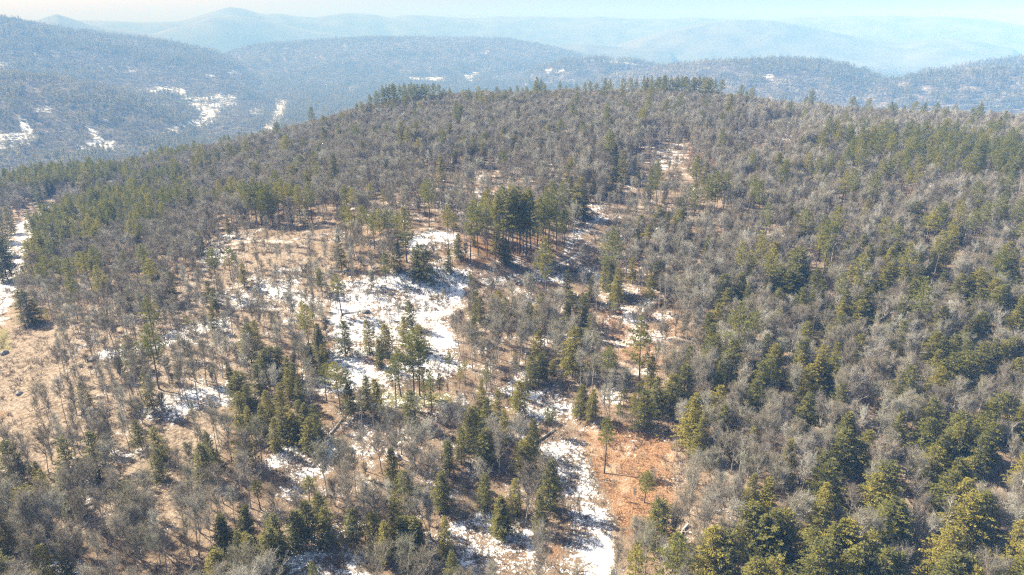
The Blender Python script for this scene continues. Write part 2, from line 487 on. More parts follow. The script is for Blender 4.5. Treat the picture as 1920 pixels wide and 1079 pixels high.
# ---------------------------------------------------------------- tree geometry
class Geo:
    def __init__(self):
        self.V, self.T, self.Q, self.n, self.tone = [], [], [], 0, []
    def tubes(self, P0, P1, r0, r1, k, tone=None):
        P0, P1 = np.asarray(P0, float), np.asarray(P1, float)
        n = len(P0)
        if n == 0: return
        r0, r1 = np.broadcast_to(r0, n), np.broadcast_to(r1, n)
        D = P1 - P0
        D = D / np.maximum(np.linalg.norm(D, axis=1, keepdims=True), 1e-6)
        ref = np.where(np.abs(D[:, 2:3]) < .9, np.array([[0, 0, 1.]]), np.array([[1., 0, 0]]))
        A = np.cross(D, ref); A /= np.linalg.norm(A, axis=1, keepdims=True)
        B = np.cross(D, A)
        a = np.arange(k) * 2 * math.pi / k
        ring = A[:, None] * np.cos(a)[None, :, None] + B[:, None] * np.sin(a)[None, :, None]
        V = np.concatenate([P0[:, None] + ring * r0[:, None, None], P1[:, None] + ring * r1[:, None, None]], 1).reshape(-1, 3)
        base = self.n + np.arange(n)[:, None] * 2 * k
        i = np.arange(k); j = (i + 1) % k
        q = np.stack([base + i, base + j, base + k + j, base + k + i], -1).reshape(-1, 4)
        self.V.append(V); self.Q.append(q); self.n += len(V)
        self.tone.append(np.repeat(np.zeros(n) if tone is None else tone, 2 * k))
    def spikes(self, P, T, r, tone=None):
        P, T = np.asarray(P, float), np.asarray(T, float)
        n = len(P)
        D = T - P
        D /= np.maximum(np.linalg.norm(D, axis=1, keepdims=True), 1e-6)
        ref = np.where(np.abs(D[:, 2:3]) < .9, np.array([[0, 0, 1.]]), np.array([[1., 0, 0]]))
        A = np.cross(D, ref); A /= np.linalg.norm(A, axis=1, keepdims=True)
        B = np.cross(D, A)
        r = np.broadcast_to(r, n)[:, None]
        V = np.stack([P + A * r, P - A * r * .5 + B * r * .87, P - A * r * .5 - B * r * .87, T], 1).reshape(-1, 3)
        b = self.n + np.arange(n)[:, None] * 4
        t = np.concatenate([b + [0, 1, 3], b + [1, 2, 3], b + [2, 0, 3]], 1).reshape(-1, 3)
        self.V.append(V); self.T.append(t); self.n += len(V)
        self.tone.append(np.repeat(np.zeros(n) if tone is None else tone, 4))
    def kites(self, P, D, N, L, W, tone):
        """leaf sprays: base P, direction D, rough normal N"""
        n = len(P)
        D = D / np.maximum(np.linalg.norm(D, axis=1, keepdims=True), 1e-6)
        S = np.cross(D, N); S /= np.maximum(np.linalg.norm(S, axis=1, keepdims=True), 1e-6)
        U = np.cross(S, D)
        L = np.broadcast_to(L, n)[:, None]; W = np.broadcast_to(W, n)[:, None]
        mid = P + D * L * .5 + U * W * .18
        V = np.stack([P, mid + S * W * .5, P + D * L - U * W * .12, mid - S * W * .5], 1).reshape(-1, 3)
        b = self.n + np.arange(n)[:, None] * 4
        t = np.concatenate([b + [0, 1, 2], b + [0, 2, 3]], 1).reshape(-1, 3)
        self.V.append(V); self.T.append(t); self.n += len(V)
        self.tone.append(np.repeat(tone, 4))
    def mesh(self, name, m):
        fs = [np.concatenate(x) for x in (self.T, self.Q) if x]
        return mesh_from(name, np.concatenate(self.V), fs, [m], attrs={'tone': np.concatenate(self.tone)})

def unit(v):
    return v / np.maximum(np.linalg.norm(v, axis=-1, keepdims=True), 1e-9)

def sub_branches(R, P0, P1, n, tmin, spread, up, length):
    """n children on every segment P0-P1: start points, directions, lengths"""
    k = len(P0)
    t = R.uniform(tmin, 1.0, (k, n, 1))
    S = P0[:, None] * (1 - t) + P1[:, None] * t
    D = unit(P1 - P0)[:, None] + R.normal(0, spread, (k, n, 3))
    D[..., 2] += up
    D = unit(D)
    L = length * R.uniform(.6, 1.25, (k, n, 1))
    return S.reshape(-1, 3), D.reshape(-1, 3), L.reshape(-1, 1)

def bare_tree(seed, H, base, Rc, nl, form, forks=1):
    """trunk with limbs, and a crown of twigs; form 'spread' or 'pole'"""
    R = np.random.default_rng(seed)
    tr, cr = Geo(), Geo()
    limbP, limbQ = [], []
    for f in range(forks):
        k = 7
        zs = np.linspace(-.6, H * R.uniform(.82, .92), k)
        lean = R.normal(0, .018 if forks == 1 else .10, 2)
        wob = np.cumsum(R.normal(0, .10, (k, 2)), 0)
        T = np.c_[wob + lean * zs[:, None], zs]
        r = np.linspace(.20 if form == 'spread' else .12, .03, k) * (H / 16) / (1 if forks == 1 else 1.3)
        r[0] *= 1.3
        tr.tubes(T[:-1], T[1:], r[:-1], r[1:], 6)
        for i in range(nl):
            u = (i + R.uniform(.1, .9)) / nl
            z = H * (base + (.88 - base) * u)
            p = np.array([np.interp(z, zs, T[:, 0]), np.interp(z, zs, T[:, 1]), z])
            az = i * 2.4 + R.uniform(-.5, .5)
            if form == 'spread':
                el = math.radians(R.uniform(34, 58) + 20 * u)
                L = Rc * R.uniform(.8, 1.2) * (1.15 - .55 * u * u)
            else:
                el = math.radians(R.uniform(38, 62))
                L = Rc * R.uniform(.6, 1.2) * (1.1 - .6 * u)
            d = np.array([math.cos(az) * math.cos(el), math.sin(az) * math.cos(el), math.sin(el)])
            pts = [p]
            for s in range(3):
                d = unit(d + R.normal(0, .14, 3) + np.array([0, 0, .10]))
                pts.append(pts[-1] + d * L / 3)
            pts = np.array(pts)
            rr = np.linspace(.085, .025, 4) * (H / 16) * (1 if form == 'spread' else .62)
            tr.tubes(pts[:-1], pts[1:], rr[:-1], rr[1:], 4)
            limbP.append(pts[:-1]); limbQ.append(pts[1:])
        top = T[-1]
        for q in range(3):
            d = unit(R.normal(0, .35, 3) + np.array([0, 0, 1.]))
            e = top + d * H * .12
            tr.tubes(top[None], e[None], .03, .015, 3)
            limbP.append(top[None]); limbQ.append(e[None])
    P0, P1 = np.concatenate(limbP), np.concatenate(limbQ)
    s = H / 16
    S, D, L = sub_branches(R, P0, P1, 4 if form == 'spread' else 3, .1, .55, .22, (1.75 if form == 'spread' else 1.05) * s)
    M = S + D * L * .5
    D2 = unit(D + R.normal(0, .25, D.shape) + np.array([0, 0, .15]))
    E = M + D2 * L * .5
    tr.tubes(S, M, .034 * s, .026 * s, 3); tr.tubes(M, E, .026 * s, .014 * s, 3)
    A0, A1 = np.concatenate([S, M]), np.concatenate([M, E])
    S, D, L = sub_branches(R, A0, A1, 3 if form == 'spread' else 2, .1, .6, .20, .85 * s)
    E = S + D * L
    tone = R.random(len(S)) * .6
    cr.tubes(S, E, .0135, .008, 3, tone)
    S2, D2, L2 = sub_branches(R, S, E, 4, .15, .55, .15, .62 * s)
    cr.spikes(S2, S2 + D2 * L2, .0105, np.repeat(tone, 4) * R.uniform(.6, 1.3, len(S2)).clip(0, 1))
    return tr, cr

def pine_tree(seed, H, base, Rc):
    R = np.random.default_rng(seed)
    tr, cr = Geo(), Geo()
    k = 8
    zs = np.linspace(-.6, H, k)
    T = np.c_[np.cumsum(R.normal(0, .12, (k, 2)), 0) + R.normal(0, .012, 2) * zs[:, None], zs]
    r = np.linspace(.30, .03, k) * H / 24
    tr.tubes(T[:-1], T[1:], r[:-1], r[1:], 7)
    nw = int((1 - base) * H / .95)
    for w in range(nw):
        u = (w + .3) / nw
        z = H * (base + (.985 - base) * u)
        c = np.array([np.interp(z, zs, T[:, 0]), np.interp(z, zs, T[:, 1]), z])
        prof = min(1.0, .45 + 1.9 * u) if u < .3 else (1 - ((u - .3) / .7) ** 1.5 * .86)
        m = 5 if u < .85 else 4
        a0 = R.uniform(0, 6.28)
        for i in range(m):
            if R.random() < (.22 if u < .5 else .08): continue
            az = a0 + i * 6.283 / m + R.uniform(-.3, .3)
            el = math.radians(R.uniform(-4, 14) + 38 * u * u)
            L = Rc * prof * R.uniform(.6, 1.22)
            d = np.array([math.cos(az) * math.cos(el), math.sin(az) * math.cos(el), math.sin(el)])
            p1 = c + d * L * .55
            d2 = unit(d + np.array([0, 0, .22]))
            p2 = p1 + d2 * L * .45
            tr.tubes(np.array([c, p1]), np.array([p1, p2]), [.05 * H / 24, .03 * H / 24], [.03 * H / 24, .012], 3)
            nt = max(3, int(L * 3.4))
            t = R.uniform(.25, 1.02, nt)[:, None]
            q = np.where(t < .55, c + d * L * t, p1 + d2 * L * (t - .55))
            side = np.array([-math.sin(az), math.cos(az), 0])
            q = q + side * R.normal(0, 1, (nt, 1)) * (.20 + .24 * L * (1 - np.abs(t - .62))) * .5 + np.c_[np.zeros((nt, 2)), R.normal(.05, .10, nt)]
            nk = 8
            P = np.repeat(q, nk, 0)
            D = unit(R.normal(0, .75, (len(P), 3)) + d * .45 + np.array([0, 0, .38]))
            tone = np.repeat(R.random(nt) * .6, nk) + R.random(len(P)) * .4
            cr.kites(P, D, unit(R.normal(0, 1, P.shape)), R.uniform(.34, .66, len(P)), R.uniform(.10, .19, len(P)), tone)
    return tr, cr

def hemlock_tree(seed, H, Rc, base=.05, full=.8):
    R = np.random.default_rng(seed)
    tr, cr = Geo(), Geo()
    zs = np.linspace(-.6, H, 7)
    T = np.c_[np.cumsum(R.normal(0, .07, (7, 2)), 0), zs]
    r = np.linspace(.24, .02, 7) * H / 16
    tr.tubes(T[:-1], T[1:], r[:-1], r[1:], 6)
    nl = int(H * 1.75)
    lob = R.uniform(.6, 1.3, 9)
    for w in range(nl):
        u = (w + R.uniform(0, 1)) / nl
        z = H * (base + (1 - base) * u)
        c = np.array([np.interp(z, zs, T[:, 0]), np.interp(z, zs, T[:, 1]), z])
        prof = (1 - u) ** full * min(1, .6 + 3.0 * u)
        a0 = R.uniform(0, 6.28)
        for i in range(8):
            if R.random() < .20: continue
            az = a0 + i * .785 + R.uniform(-.3, .3)
            L = .25 + Rc * prof * R.uniform(.48, 1.25) * lob[int((az % 6.283) / 6.284 * 9)]
            el = math.radians(R.uniform(-14, 10) + 38 * u)
            d = np.array([math.cos(az) * math.cos(el), math.sin(az) * math.cos(el), math.sin(el)])
            e = c + d * L + np.array([0, 0, -.05 * L * L])
            tr.tubes(c[None], e[None], .022, .006, 3)
            nt = max(4, int(L * 13))
            t = R.uniform(.2, 1.05, nt)[:, None]
            side = np.array([-math.sin(az), math.cos(az), 0])
            wd = .12 + .40 * L * (1.05 - t) * .6 + .10
            q = c + d * L * t + np.array([0, 0, -.05]) * L * L * t * t + side * R.uniform(-1, 1, (nt, 1)) * wd + np.c_[np.zeros((nt, 2)), R.normal(0, .09, nt)]
            D = unit(d * .8 + side * R.uniform(-1, 1, (nt, 1)) + np.array([0, 0, -.15]) + R.normal(0, .3, (nt, 3)))
            N = unit(np.array([0, 0, 1.]) + d * .35 + R.normal(0, .4, (nt, 3)))
            tone = np.clip(R.random(nt) * .55 + .5 * t[:, 0] * R.random(), 0, 1)
            cr.kites(q, D, N, R.uniform(.28, .54, nt), R.uniform(.15, .28, nt), tone)
    return tr, cr

def make_kind(specs, fn, tm, cm, name):
    out = []
    for i, sp in enumerate(specs):
        t, c = fn(*sp)
        out.append((t.mesh(name + '_trunk', tm), c.mesh(name + '_crown', cm)))
    return out

# reference heights let a copy be scaled to the height wanted
BARE_SPEC = [(101,16,.40,4.6,11,'spread'), (102,16,.34,5.0,12,'spread'), (103,16,.48,4.1,10,'spread'), (104,16,.38,4.6,10,'spread',2),
             (111,18,.56,2.0,10,'pole'), (112,18,.62,1.7,8,'pole'), (113,18,.50,2.3,11,'pole'), (121,8,.12,2.6,7,'spread',3)]
PINE_SPEC = [(201,24,.42,4.2), (202,24,.34,4.6), (203,24,.52,3.8), (204,24,.28,4.5), (205,24,.46,4.8), (206,24,.58,3.7)]
HEML_SPEC = [(301,16,4.3,.05,.66), (302,16,3.9,.05,.72), (303,16,4.7,.10,.58), (304,16,3.7,.05,.8), (305,16,5.0,.06,.55), (306,16,4.1,.2,.6), (307,16,4.4,.12,.62), (308,16,5.2,.04,.5)]
BARE = make_kind(BARE_SPEC, bare_tree, M_BARK, M_TWIG, 'bare_tree')
PINE = make_kind(PINE_SPEC, pine_tree, M_PBARK, M_PINE, 'white_pine')
HEML = make_kind(HEML_SPEC, hemlock_tree, M_PBARK, M_HEML, 'hemlock')
BIRCH = make_kind([(131,16,.5,2.6,9,'pole'), (132,16,.45,2.8,10,'pole')], bare_tree, M_BIRCH, M_TWIG, 'birch_tree')
HREF = {'bare': [s[1] for s in BARE_SPEC], 'pine': [24] * 6, 'heml': [16] * 8, 'birch': [16] * 2}
KIND = {'bare': BARE, 'pine': PINE, 'heml': HEML, 'birch': BIRCH}

# ---------------------------------------------------------------- evergreens one by one: x, top, foot in the 1920 px frame, traced back to the ground they stand on
PINE_LIST = """
104,325,365 123,320,370 146,328,372 188,320,336 307,282,310 321,288,320 332,294,316 382,286,325 254,350,390 242,373,405 259,365,404 288,376,408 325,361,396 342,359,396 352,365,405 375,365,396 390,363,392
186,357,412 159,376,418 177,365,408 142,373,397 88,394,430 113,394,422 78,443,470 95,440,480 125,425,475 150,430,470 188,428,480 254,423,478 271,424,478
104,486,555 94,490,545 123,484,552 144,488,566 163,478,545 188,467,551 175,478,552 42,511,550 63,496,545 302,578,625 94,573,613 357,584,612
589,212,243 686,210,237 638,250,283 765,260,294 752,277,300 570,277,295 601,283,305 581,333,356 709,310,326 794,239,260
720,180,203 727,179,204 733,178,206 740,179,206 745,177,207 752,178,208 758,176,215 763,190,222 768,178,208 773,175,206 779,178,208 785,178,210 792,178,208 800,177,210 738,205,228 805,178,207 815,176,207 825,178,208 832,185,206 695,196,214 706,190,210
410,365,395 427,363,398 440,348,396 458,355,402 471,355,428 483,353,428 498,357,430 513,361,428 525,361,426 533,353,404 554,355,402 563,365,420 586,359,420 490,362,425 505,365,425 545,360,408 416,352,385 448,352,390
654,367,405 665,371,402 696,363,397 721,371,400 796,359,404 659,403,445 679,400,438 702,413,468 715,405,472 732,409,470 746,411,472 763,405,493 725,480,530 434,471,526 604,507,555 642,517,592 648,395,430 690,405,440
855,210,252 865,214,252 894,191,214 904,191,217 912,198,220 923,191,210 933,197,214 944,195,214 950,188,208 965,202,217 983,200,218 929,181,201 958,183,203 971,179,200 988,181,201 994,190,208 1008,164,200 1021,178,205 1038,188,206 1050,172,196 1080,178,200 1096,175,198 1107,172,195 1117,175,196 1131,168,206 1142,168,196 1081,195,224 880,185,206 845,184,206 870,187,208 1002,172,202 1014,170,202 1060,180,200
1140,268,332 1071,314,344 944,304,340 804,356,425
840,402,477 881,396,494 850,413,445 890,378,410 898,400,480 913,402,484 929,378,472 942,369,474 954,365,474 963,371,477 946,392,482 958,398,480 977,369,474 986,375,482 998,373,482 1015,375,475 1008,388,474 1027,361,455 1029,382,467 973,403,478 981,413,474 1042,398,467 1058,403,460 1054,410,458 936,395,476 1021,392,470 970,385,474 990,392,476
1023,455,557 1142,440,547 883,511,537
904,620,670 969,640,692 873,653,720 862,660,719 842,640,707 808,670,772 825,674,742 913,661,707 967,707,753 1027,725,777 1167,694,759 1186,703,762 1196,686,748 1159,719,760
775,609,744 788,623,744 752,634,744 742,648,763 640,653,770 611,661,752 654,665,767 796,682,757 1133,738,887 595,940,994 819,968,1014 811,1010,1078 1119,1000,1092 1167,1000,1090 1190,1010,1055 1034,725,800 1209,815,906 583,824,872 489,830,870 450,738,765 1025,990,1064
1205,164,190 1212,166,190 1220,163,192 1228,165,192 1235,165,192 1242,163,190 1248,163,190 1255,165,190 1262,165,190 1269,163,190 1275,164,188 1282,164,188 1288,166,188 1294,166,188 1300,167,188 1307,165,188 1312,166,188 1319,167,188 1325,168,188 1331,168,190 1337,168,190 1343,170,188 1190,168,192 1178,166,192 1166,168,192 1406,182,202 1386,180,196 1515,188,220
1303,314,337 1408,304,322 1468,323,356 1509,308,327 1528,316,347 1551,305,327
1301,362,394 1324,350,392 1337,342,402 1355,345,404 1412,350,390 1423,360,392 1434,398,420 1504,404,444 1535,418,475 1545,428,475 1526,445,490 1541,460,497 1464,322,354 1565,402,432
1747,397,452 1736,410,452 1759,399,442 1787,397,438 1772,427,462 1751,446,475 1809,408,427 1832,397,430 1862,379,407 1892,387,420 1903,417,434
1590,201,221 1618,204,221 1579,234,260 1605,245,262 1618,245,266 1631,260,286 1665,247,286 1672,256,284 1691,252,270 1712,254,274 1727,249,274 1749,270,286 1777,280,296 1824,215,264 1811,237,270 1813,260,284 1828,260,282 1850,243,262 1879,273,300 1867,280,302 1916,249,272 1914,280,322
1597,282,327 1605,286,332 1579,296,327 1609,305,330 1571,316,347 1577,340,360 1689,282,327 1697,294,332 1717,288,327 1734,300,330 1755,294,330 1669,307,337 1659,320,357 1644,320,354 1689,316,352 1693,337,364 1702,328,364 1631,342,364 1775,305,334 1792,294,334 1809,285,322 1817,305,332 1834,286,328 1852,300,330 1864,308,332 1894,303,350 1907,305,345 1882,340,370 1826,362,387
"""
HEML_LIST = """
167,336,374 177,332,368 200,309,322 231,313,328 242,320,332 261,313,324 208,334,360 338,275,302 313,321,333 281,334,358 300,342,360 377,334,358 344,338,350 394,334,357 281,360,374 359,370,414 80,359,384 10,410,455 23,398,440 8,440,482 110,430,482 140,420,470 165,420,452 72,455,502 90,455,507 110,455,502 130,440,490
56,542,609 69,561,600 14,440,525 22,450,520 6,490,530 242,536,564 394,528,572 406,540,580 -12,420,500
660,229,250 671,212,227 611,258,292 703,254,274 713,260,272 752,252,286 682,283,309 558,283,298 577,282,296 590,308,321 537,279,297 520,308,328 542,316,337 552,314,330 550,325,352 569,318,339 509,325,357 629,310,358 463,304,330 444,304,326 434,293,310 421,298,314 494,327,342 473,325,344 482,322,347 421,343,362 402,333,363
573,392,424 431,421,440 642,453,509 746,461,510 786,465,522 797,470,527 780,472,520 458,500,520
844,254,287 869,279,299 904,287,314 944,260,284 965,275,297 973,222,252 923,237,257 1092,250,277 1150,295,332 1167,304,344 1150,333,364 1056,312,332 827,314,350 852,302,318 1069,350,376 1086,354,410 1078,368,407 1094,370,407 1194,333,350
929,440,486 944,455,487 950,458,486 860,450,486 842,473,502 1132,495,543 1159,507,562 1145,500,552 1155,520,587 1063,511,544 1109,521,540 1186,490,528
890,544,598 935,544,597 925,550,594 946,556,596 903,555,602 888,584,622 1017,548,592 994,563,588 1069,544,622 1063,560,614 1092,548,608 1096,571,610 1106,582,606 1073,603,708 1069,622,692 1008,608,672 994,648,680 1010,644,680 1019,640,674 975,686,718 904,684,730 913,711,743 933,698,753 944,728,763 1088,692,720 1111,698,731
481,592,622 600,596,632 604,609,634 583,628,660 608,630,658 648,592,668 694,592,663 725,598,665 713,620,663 771,560,608 759,582,606 786,600,633 688,678,765 709,682,765 659,690,768 771,700,768
438,661,722 452,673,732 488,659,727 500,638,692 515,632,672 529,632,672 542,648,722 554,657,732 544,665,742 565,680,742 529,690,762 469,690,752 456,703,772 473,725,782 577,719,795 592,721,803 598,735,803 567,715,803 554,730,808 546,722,803 533,725,803 505,700,770 585,740,800 520,740,806 495,720,790
302,755,822 80,805,905 90,815,915 606,847,872 424,875,948 467,866,945 472,900,955 514,895,958 521,877,938 411,922,988 425,878,962 455,900,972 472,903,988 510,900,968 414,925,993 581,858,968 562,872,958 614,868,953 664,870,943 704,875,953 727,887,963 752,880,943 375,985,1043 420,1045,1112 525,1062,1112 750,975,1033 759,879,938 778,880,933 788,885,935 836,880,938 850,925,978 794,995,1063 940,855,892 1011,850,945 971,990,1034 984,1055,1112 1009,1052,1112 861,1033,1078 934,1065,1104 884,725,838 865,757,836 842,776,835 888,724,818 899,748,818 912,758,804 831,818,852 908,819,858 940,853,889 987,767,845 1000,744,800 978,775,838 743,855,884 739,782,800 5,890,985 15,920,1010 -15,900,1000 95,920,990 130,910,970 385,780,850 400,760,835
1250,1004,1048 1346,966,1034 1321,977,1054 1298,1005,1074 1308,1035,1099 1319,1030,1094 1287,1047,1104 1329,890,924 1356,896,924 1408,860,889 1423,873,929 1442,868,919 1467,868,914 1406,930,954 1442,932,969 1473,958,1014 1442,964,1014 1429,1003,1054 1421,975,1009 1369,1030,1059 1454,1040,1094 1488,990,1024
1524,855,894 1509,888,919 1557,886,939 1574,878,929 1528,910,944 1618,892,934 1585,915,969 1598,910,959 1671,922,989 1642,915,939 1627,975,1044 1653,962,1004 1618,1010,1079 1600,1030,1089 1636,1000,1064 1522,975,1044 1539,980,1039 1552,980,1009 1673,1017,1074 1708,1025,1064 1719,997,1024 1760,886,939 1773,920,994 1754,935,989 1795,925,989 1811,940,989 1769,1000,1039 1795,992,1029 1784,1015,1059 1736,1062,1114 1826,1050,1114 1850,1045,1114 1883,1055,1114 1911,1050,1114 1911,900,984 1900,925,979 1889,875,909 1660,850,889 1719,1066,1114 1567,880,918
1308,737,764 1428,820,859 1400,816,839 1526,783,834 1548,799,854 1537,832,889 1576,731,749 1407,858,882
1732,709,761 1723,737,779 1785,726,764 1783,741,782 1832,732,794 1822,755,799 1843,745,794 1860,700,739 1841,708,739 1903,717,744 1676,728,754 1744,767,804 1734,777,804 1777,795,859 1762,812,864 1791,792,849 1790,822,864 1652,801,849 1635,820,854 1661,852,889 1806,845,884 1826,840,889 1903,777,814 1571,752,789 1614,756,794 1582,730,754
1603,614,669 1571,560,594 1603,560,599 1813,580,628 1830,579,619 1740,608,644 1751,614,644 1779,614,640 1742,635,694 1768,642,684 1826,624,694 1852,620,674 1811,640,704 1882,618,649 1867,622,659 1901,560,606 1886,575,609
1357,540,580 1339,565,604 1324,578,606 1329,595,636 1507,595,616 1446,628,659 1492,641,676 1537,632,696 1524,645,694 1551,648,694 1507,660,694 1344,652,686 1217,648,689 1281,660,709 1254,675,716 1228,678,716 1504,702,729 1207,700,759
1449,464,496 1492,475,552 1451,503,552 1460,505,554 1438,503,544 1472,509,556 1498,505,552 1228,494,539 1220,518,549 1352,516,549 1384,514,544 1365,195,232 1382,232,250 1322,327,345 1457,310,338 1543,342,358
1757,460,500 1744,465,499 1879,464,519 1867,480,516 1890,475,514 1912,485,519 1882,510,539 1822,507,552 1811,518,549 1834,515,554 1792,518,552 1781,526,554 1852,525,564 1867,535,574 1592,445,466 1609,449,479 1648,460,486 1671,464,499 1680,464,494 1661,473,504 1667,492,546 1650,511,544 1659,500,544 1635,528,559 1586,503,534 1620,535,569 1601,552,594 1612,540,589 1714,505,549 1702,526,564 1732,503,536 1712,397,424 1907,552,602 1867,243,266
"""
BIRCH_LIST = "1432,178,225 1508,186,232 1500,200,235 1743,214,248 1755,220,250 1762,218,250 1480,208,240 1530,205,238 1590,212,240 1625,215,242 1660,214,242 1698,216,244 1783,220,250 1440,190,232 1465,205,236 1560,210,238 1845,222,252 1870,224,254 1655,800,880 1905,800,880 1768,845,905 1650,560,620 1700,610,670 1875,740,815"

def parse(s):
    return np.array([[float(v) for v in t.split(',')] for t in s.split()])

# ---- random woodland: where the ground lies open, thin or dense (spacing in metres; weights of the 8 bare forms; share of pine / hemlock)
SPREAD, POLE, MIXED, LOW = (3,3,3,3,0,0,0,1.2), (0,0,.5,0,3,3,3,.8), (2,1,2,1.5,1.5,1,1.5,1.5), (0,0,0,0,1,1,1,3)
ZONES = [  # polygon in the frame, spacing, forms, pine, hemlock
    ([(-3000,-500),(5000,-500),(5000,4000),(-3000,4000)], 5.2, MIXED, .02, .05),
    ([(-900,250),(300,262),(420,300),(300,350),(120,370),(-900,420)], 5.6, MIXED, .24, .26),
    ([(300,330),(560,230),(720,195),(1340,180),(1400,250),(1150,300),(800,320),(600,335)], 4.6, SPREAD, .012, .02),
    ([(1340,180),(3000,190),(3000,300),(1480,300)], 4.4, MIXED, .02, .01),
    ([(1060,300),(3000,240),(3000,1700),(1290,1700),(1290,800),(1260,700),(1220,600),(1190,540),(1130,430)], 4.0, SPREAD, .012, .075),
    ([(1300,700),(3000,640),(3000,1700),(1290,1700)], 4.0, SPREAD, 0, .10),
    ([(60,600),(300,540),(560,500),(620,600),(430,760),(420,870),(300,960),(60,900)], 4.5, POLE, .006, .01),
    ([(40,540),(350,500),(560,470),(600,500),(400,560),(120,620)], 4.6, POLE, .01, .01),
    ([(-900,820),(60,820),(300,960),(430,930),(430,1700),(-900,1700)], 4.4, MIXED, 0, .10),
    ([(400,430),(570,430),(640,430),(640,520),(400,540)], 8.5, POLE, .01, 0),
    ([(40,470),(200,395),(400,380),(620,380),(620,432),(400,432),(200,470),(60,560)], 5.0, MIXED, .30, .14),
    ([(230,335),(540,290),(620,350),(600,372),(240,392)], 5.2, MIXED, .10, .36),
    ([(1540,285),(2300,270),(2300,372),(1560,368)], 4.6, SPREAD, .20, .03),
    ([(600,520),(905,500),(870,570),(880,700),(830,745),(590,745),(600,620)], 7, POLE, 0, 0),
    ([(745,430),(862,430),(862,478),(745,480)], 15, POLE, 0, 0),
    ([(880,540),(1130,540),(1130,700),(960,720),(880,680)], 6.0, MIXED, .01, .06),
    ([(1030,470),(1080,380),(1160,375),(1140,480),(1110,540),(900,545),(905,500)], 8.5, MIXED, 0, 0),
    ([(1140,535),(1200,530),(1270,600),(1250,690),(1110,660)], 7.5, MIXED, 0, 0),
    ([(800,330),(940,310),(1000,370),(1000,400),(800,400)], 8.5, MIXED, .02, .02),
    ([(1180,300),(1240,250),(1300,300),(1340,380),(1300,420),(1160,460),(1120,400)], 7.0, MIXED, .01, .01),
    ([(1380,235),(1500,245),(1510,272),(1370,262)], 11, MIXED, 0, 0),
    ([(500,805),(640,790),(660,860),(620,910),(500,900)], 15, POLE, 0, 0),
    ([(640,730),(860,725),(860,800),(760,860),(650,880),(640,800)], 11, POLE, .02, 0),
    ([(720,850),(960,830),(1000,940),(860,980),(720,960)], 5.0, SPREAD, 0, .02),
    ([(820,985),(920,955),(1030,1010),(1030,1079),(830,1079)], 13, POLE, 0, 0),
    ([(535,1020),(700,1015),(710,1300),(530,1300)], 15, POLE, 0, 0),
    ([(935,690),(1085,730),(1090,800),(1000,810),(930,760)], 10, MIXED, 0, .02),
    ([(1000,815),(1090,795),(1270,835),(1262,985),(1165,995),(1162,1085),(1030,1085),(1055,960)], 15, POLE, 0, 0),
    ([(1120,1003),(1290,1003),(1290,1400),(1120,1400)], 4.4, MIXED, .05, .04),
    ([(0,608),(110,625),(120,760),(60,850),(-900,860),(-900,640)], 30, LOW, 0, 0),
    ([(-60,640),(0,600),(32,560),(62,450),(115,400),(115,368),(60,385),(0,440),(-60,500)], 40, LOW, 0, 0),
    ([(120,415),(170,380),(180,390),(140,420)], 14, LOW, 0, 0),
]

def zone_of(px, py):
    z = np.zeros(np.shape(px), int)
    for i, s in enumerate(ZONES[1:], 1):
        z[inpoly(px, py, s[0])] = i
    return z

PL = {k: [] for k in KIND}      # kind -> rows of x, y, z, wanted height, width factor, variant, listed

def put_listed(kind, rows, hmin, hmax, forms=None):
    px, top, foot = rows.T
    for it in range(60):
        x, y, z = ground(px, foot)
        dep = y * CP - (z - CAMZ) * SP
        # height whose tip projects to `top`
        u = (539.5 - top) / F
        zt = (u * y * CP + CAMZ * u * SP - y * SP) / (CP + u * SP) + CAMZ
        h = zt - z
        low = (h < hmin(px, foot)) | ((np.hypot(x, y) > 870) & (foot > 150) & (px > 520))
        if not low.any(): break
        foot = np.where(low, foot + 2.0 + .03 * (foot - top), foot)
    h = np.clip(h, 4.0, hmax)
    for i in range(len(px)):
        wf = float(np.clip(rng.normal(1.0, .10), .8, 1.25))
        if kind == 'heml': wf *= 1.28 if (px[i] > 1200 and foot[i] > 430) else 1.1
        PL[kind].append((x[i], y[i], z[i], h[i], wf, int(rng.choice(forms or len(KIND[kind]))), 1))

put_listed('pine', parse(PINE_LIST), lambda a, b: np.where(a > 1280, 19.0, np.where(b < 230, 18.0, np.where((b < 480) & (a < 680), 18.0, 9.0))), 31)
put_listed('heml', parse(HEML_LIST), lambda a, b: np.where((a > 1200) & (b > 430), 12.5, np.where(b > 560, 10.5, np.where(a > 1200, 13.0, 11.0))), 24)
put_listed('birch', parse(BIRCH_LIST), lambda a, b: 12.0 + 0 * a, 21)

put_listed('bare', parse("1187,840,908 1167,895,957 1105,800,872 1150,830,900 1232,850,915 885,950,1037 905,925,1006 916,925,1008 946,975,1047 1055,855,948 1083,850,988 1075,960,1020 1062,800,880 545,825,892 566,835,900 640,820,880 622,545,592 636,550,596 650,545,594 660,552,590 672,550,592 694,540,588 710,540,592 730,545,604 748,560,615 700,600,660 760,640,700 800,560,625 830,540,610 850,580,640 620,690,752 633,700,757 670,690,760 720,690,750 840,690,745 860,700,750 765,690,745 560,1030,1075 610,1020,1068 650,1010,1062 675,1005,1058 690,700,757 1150,560,620 1175,575,640 1215,560,630 1240,590,650"),
           lambda a, b: 6.0 + 0 * a, 19, [4, 5, 6])
ever = np.array([r[:2] for k in ('pine', 'heml') for r in PL[k]])
everh = np.array([r[3] for k in ('pine', 'heml') for r in PL[k]])

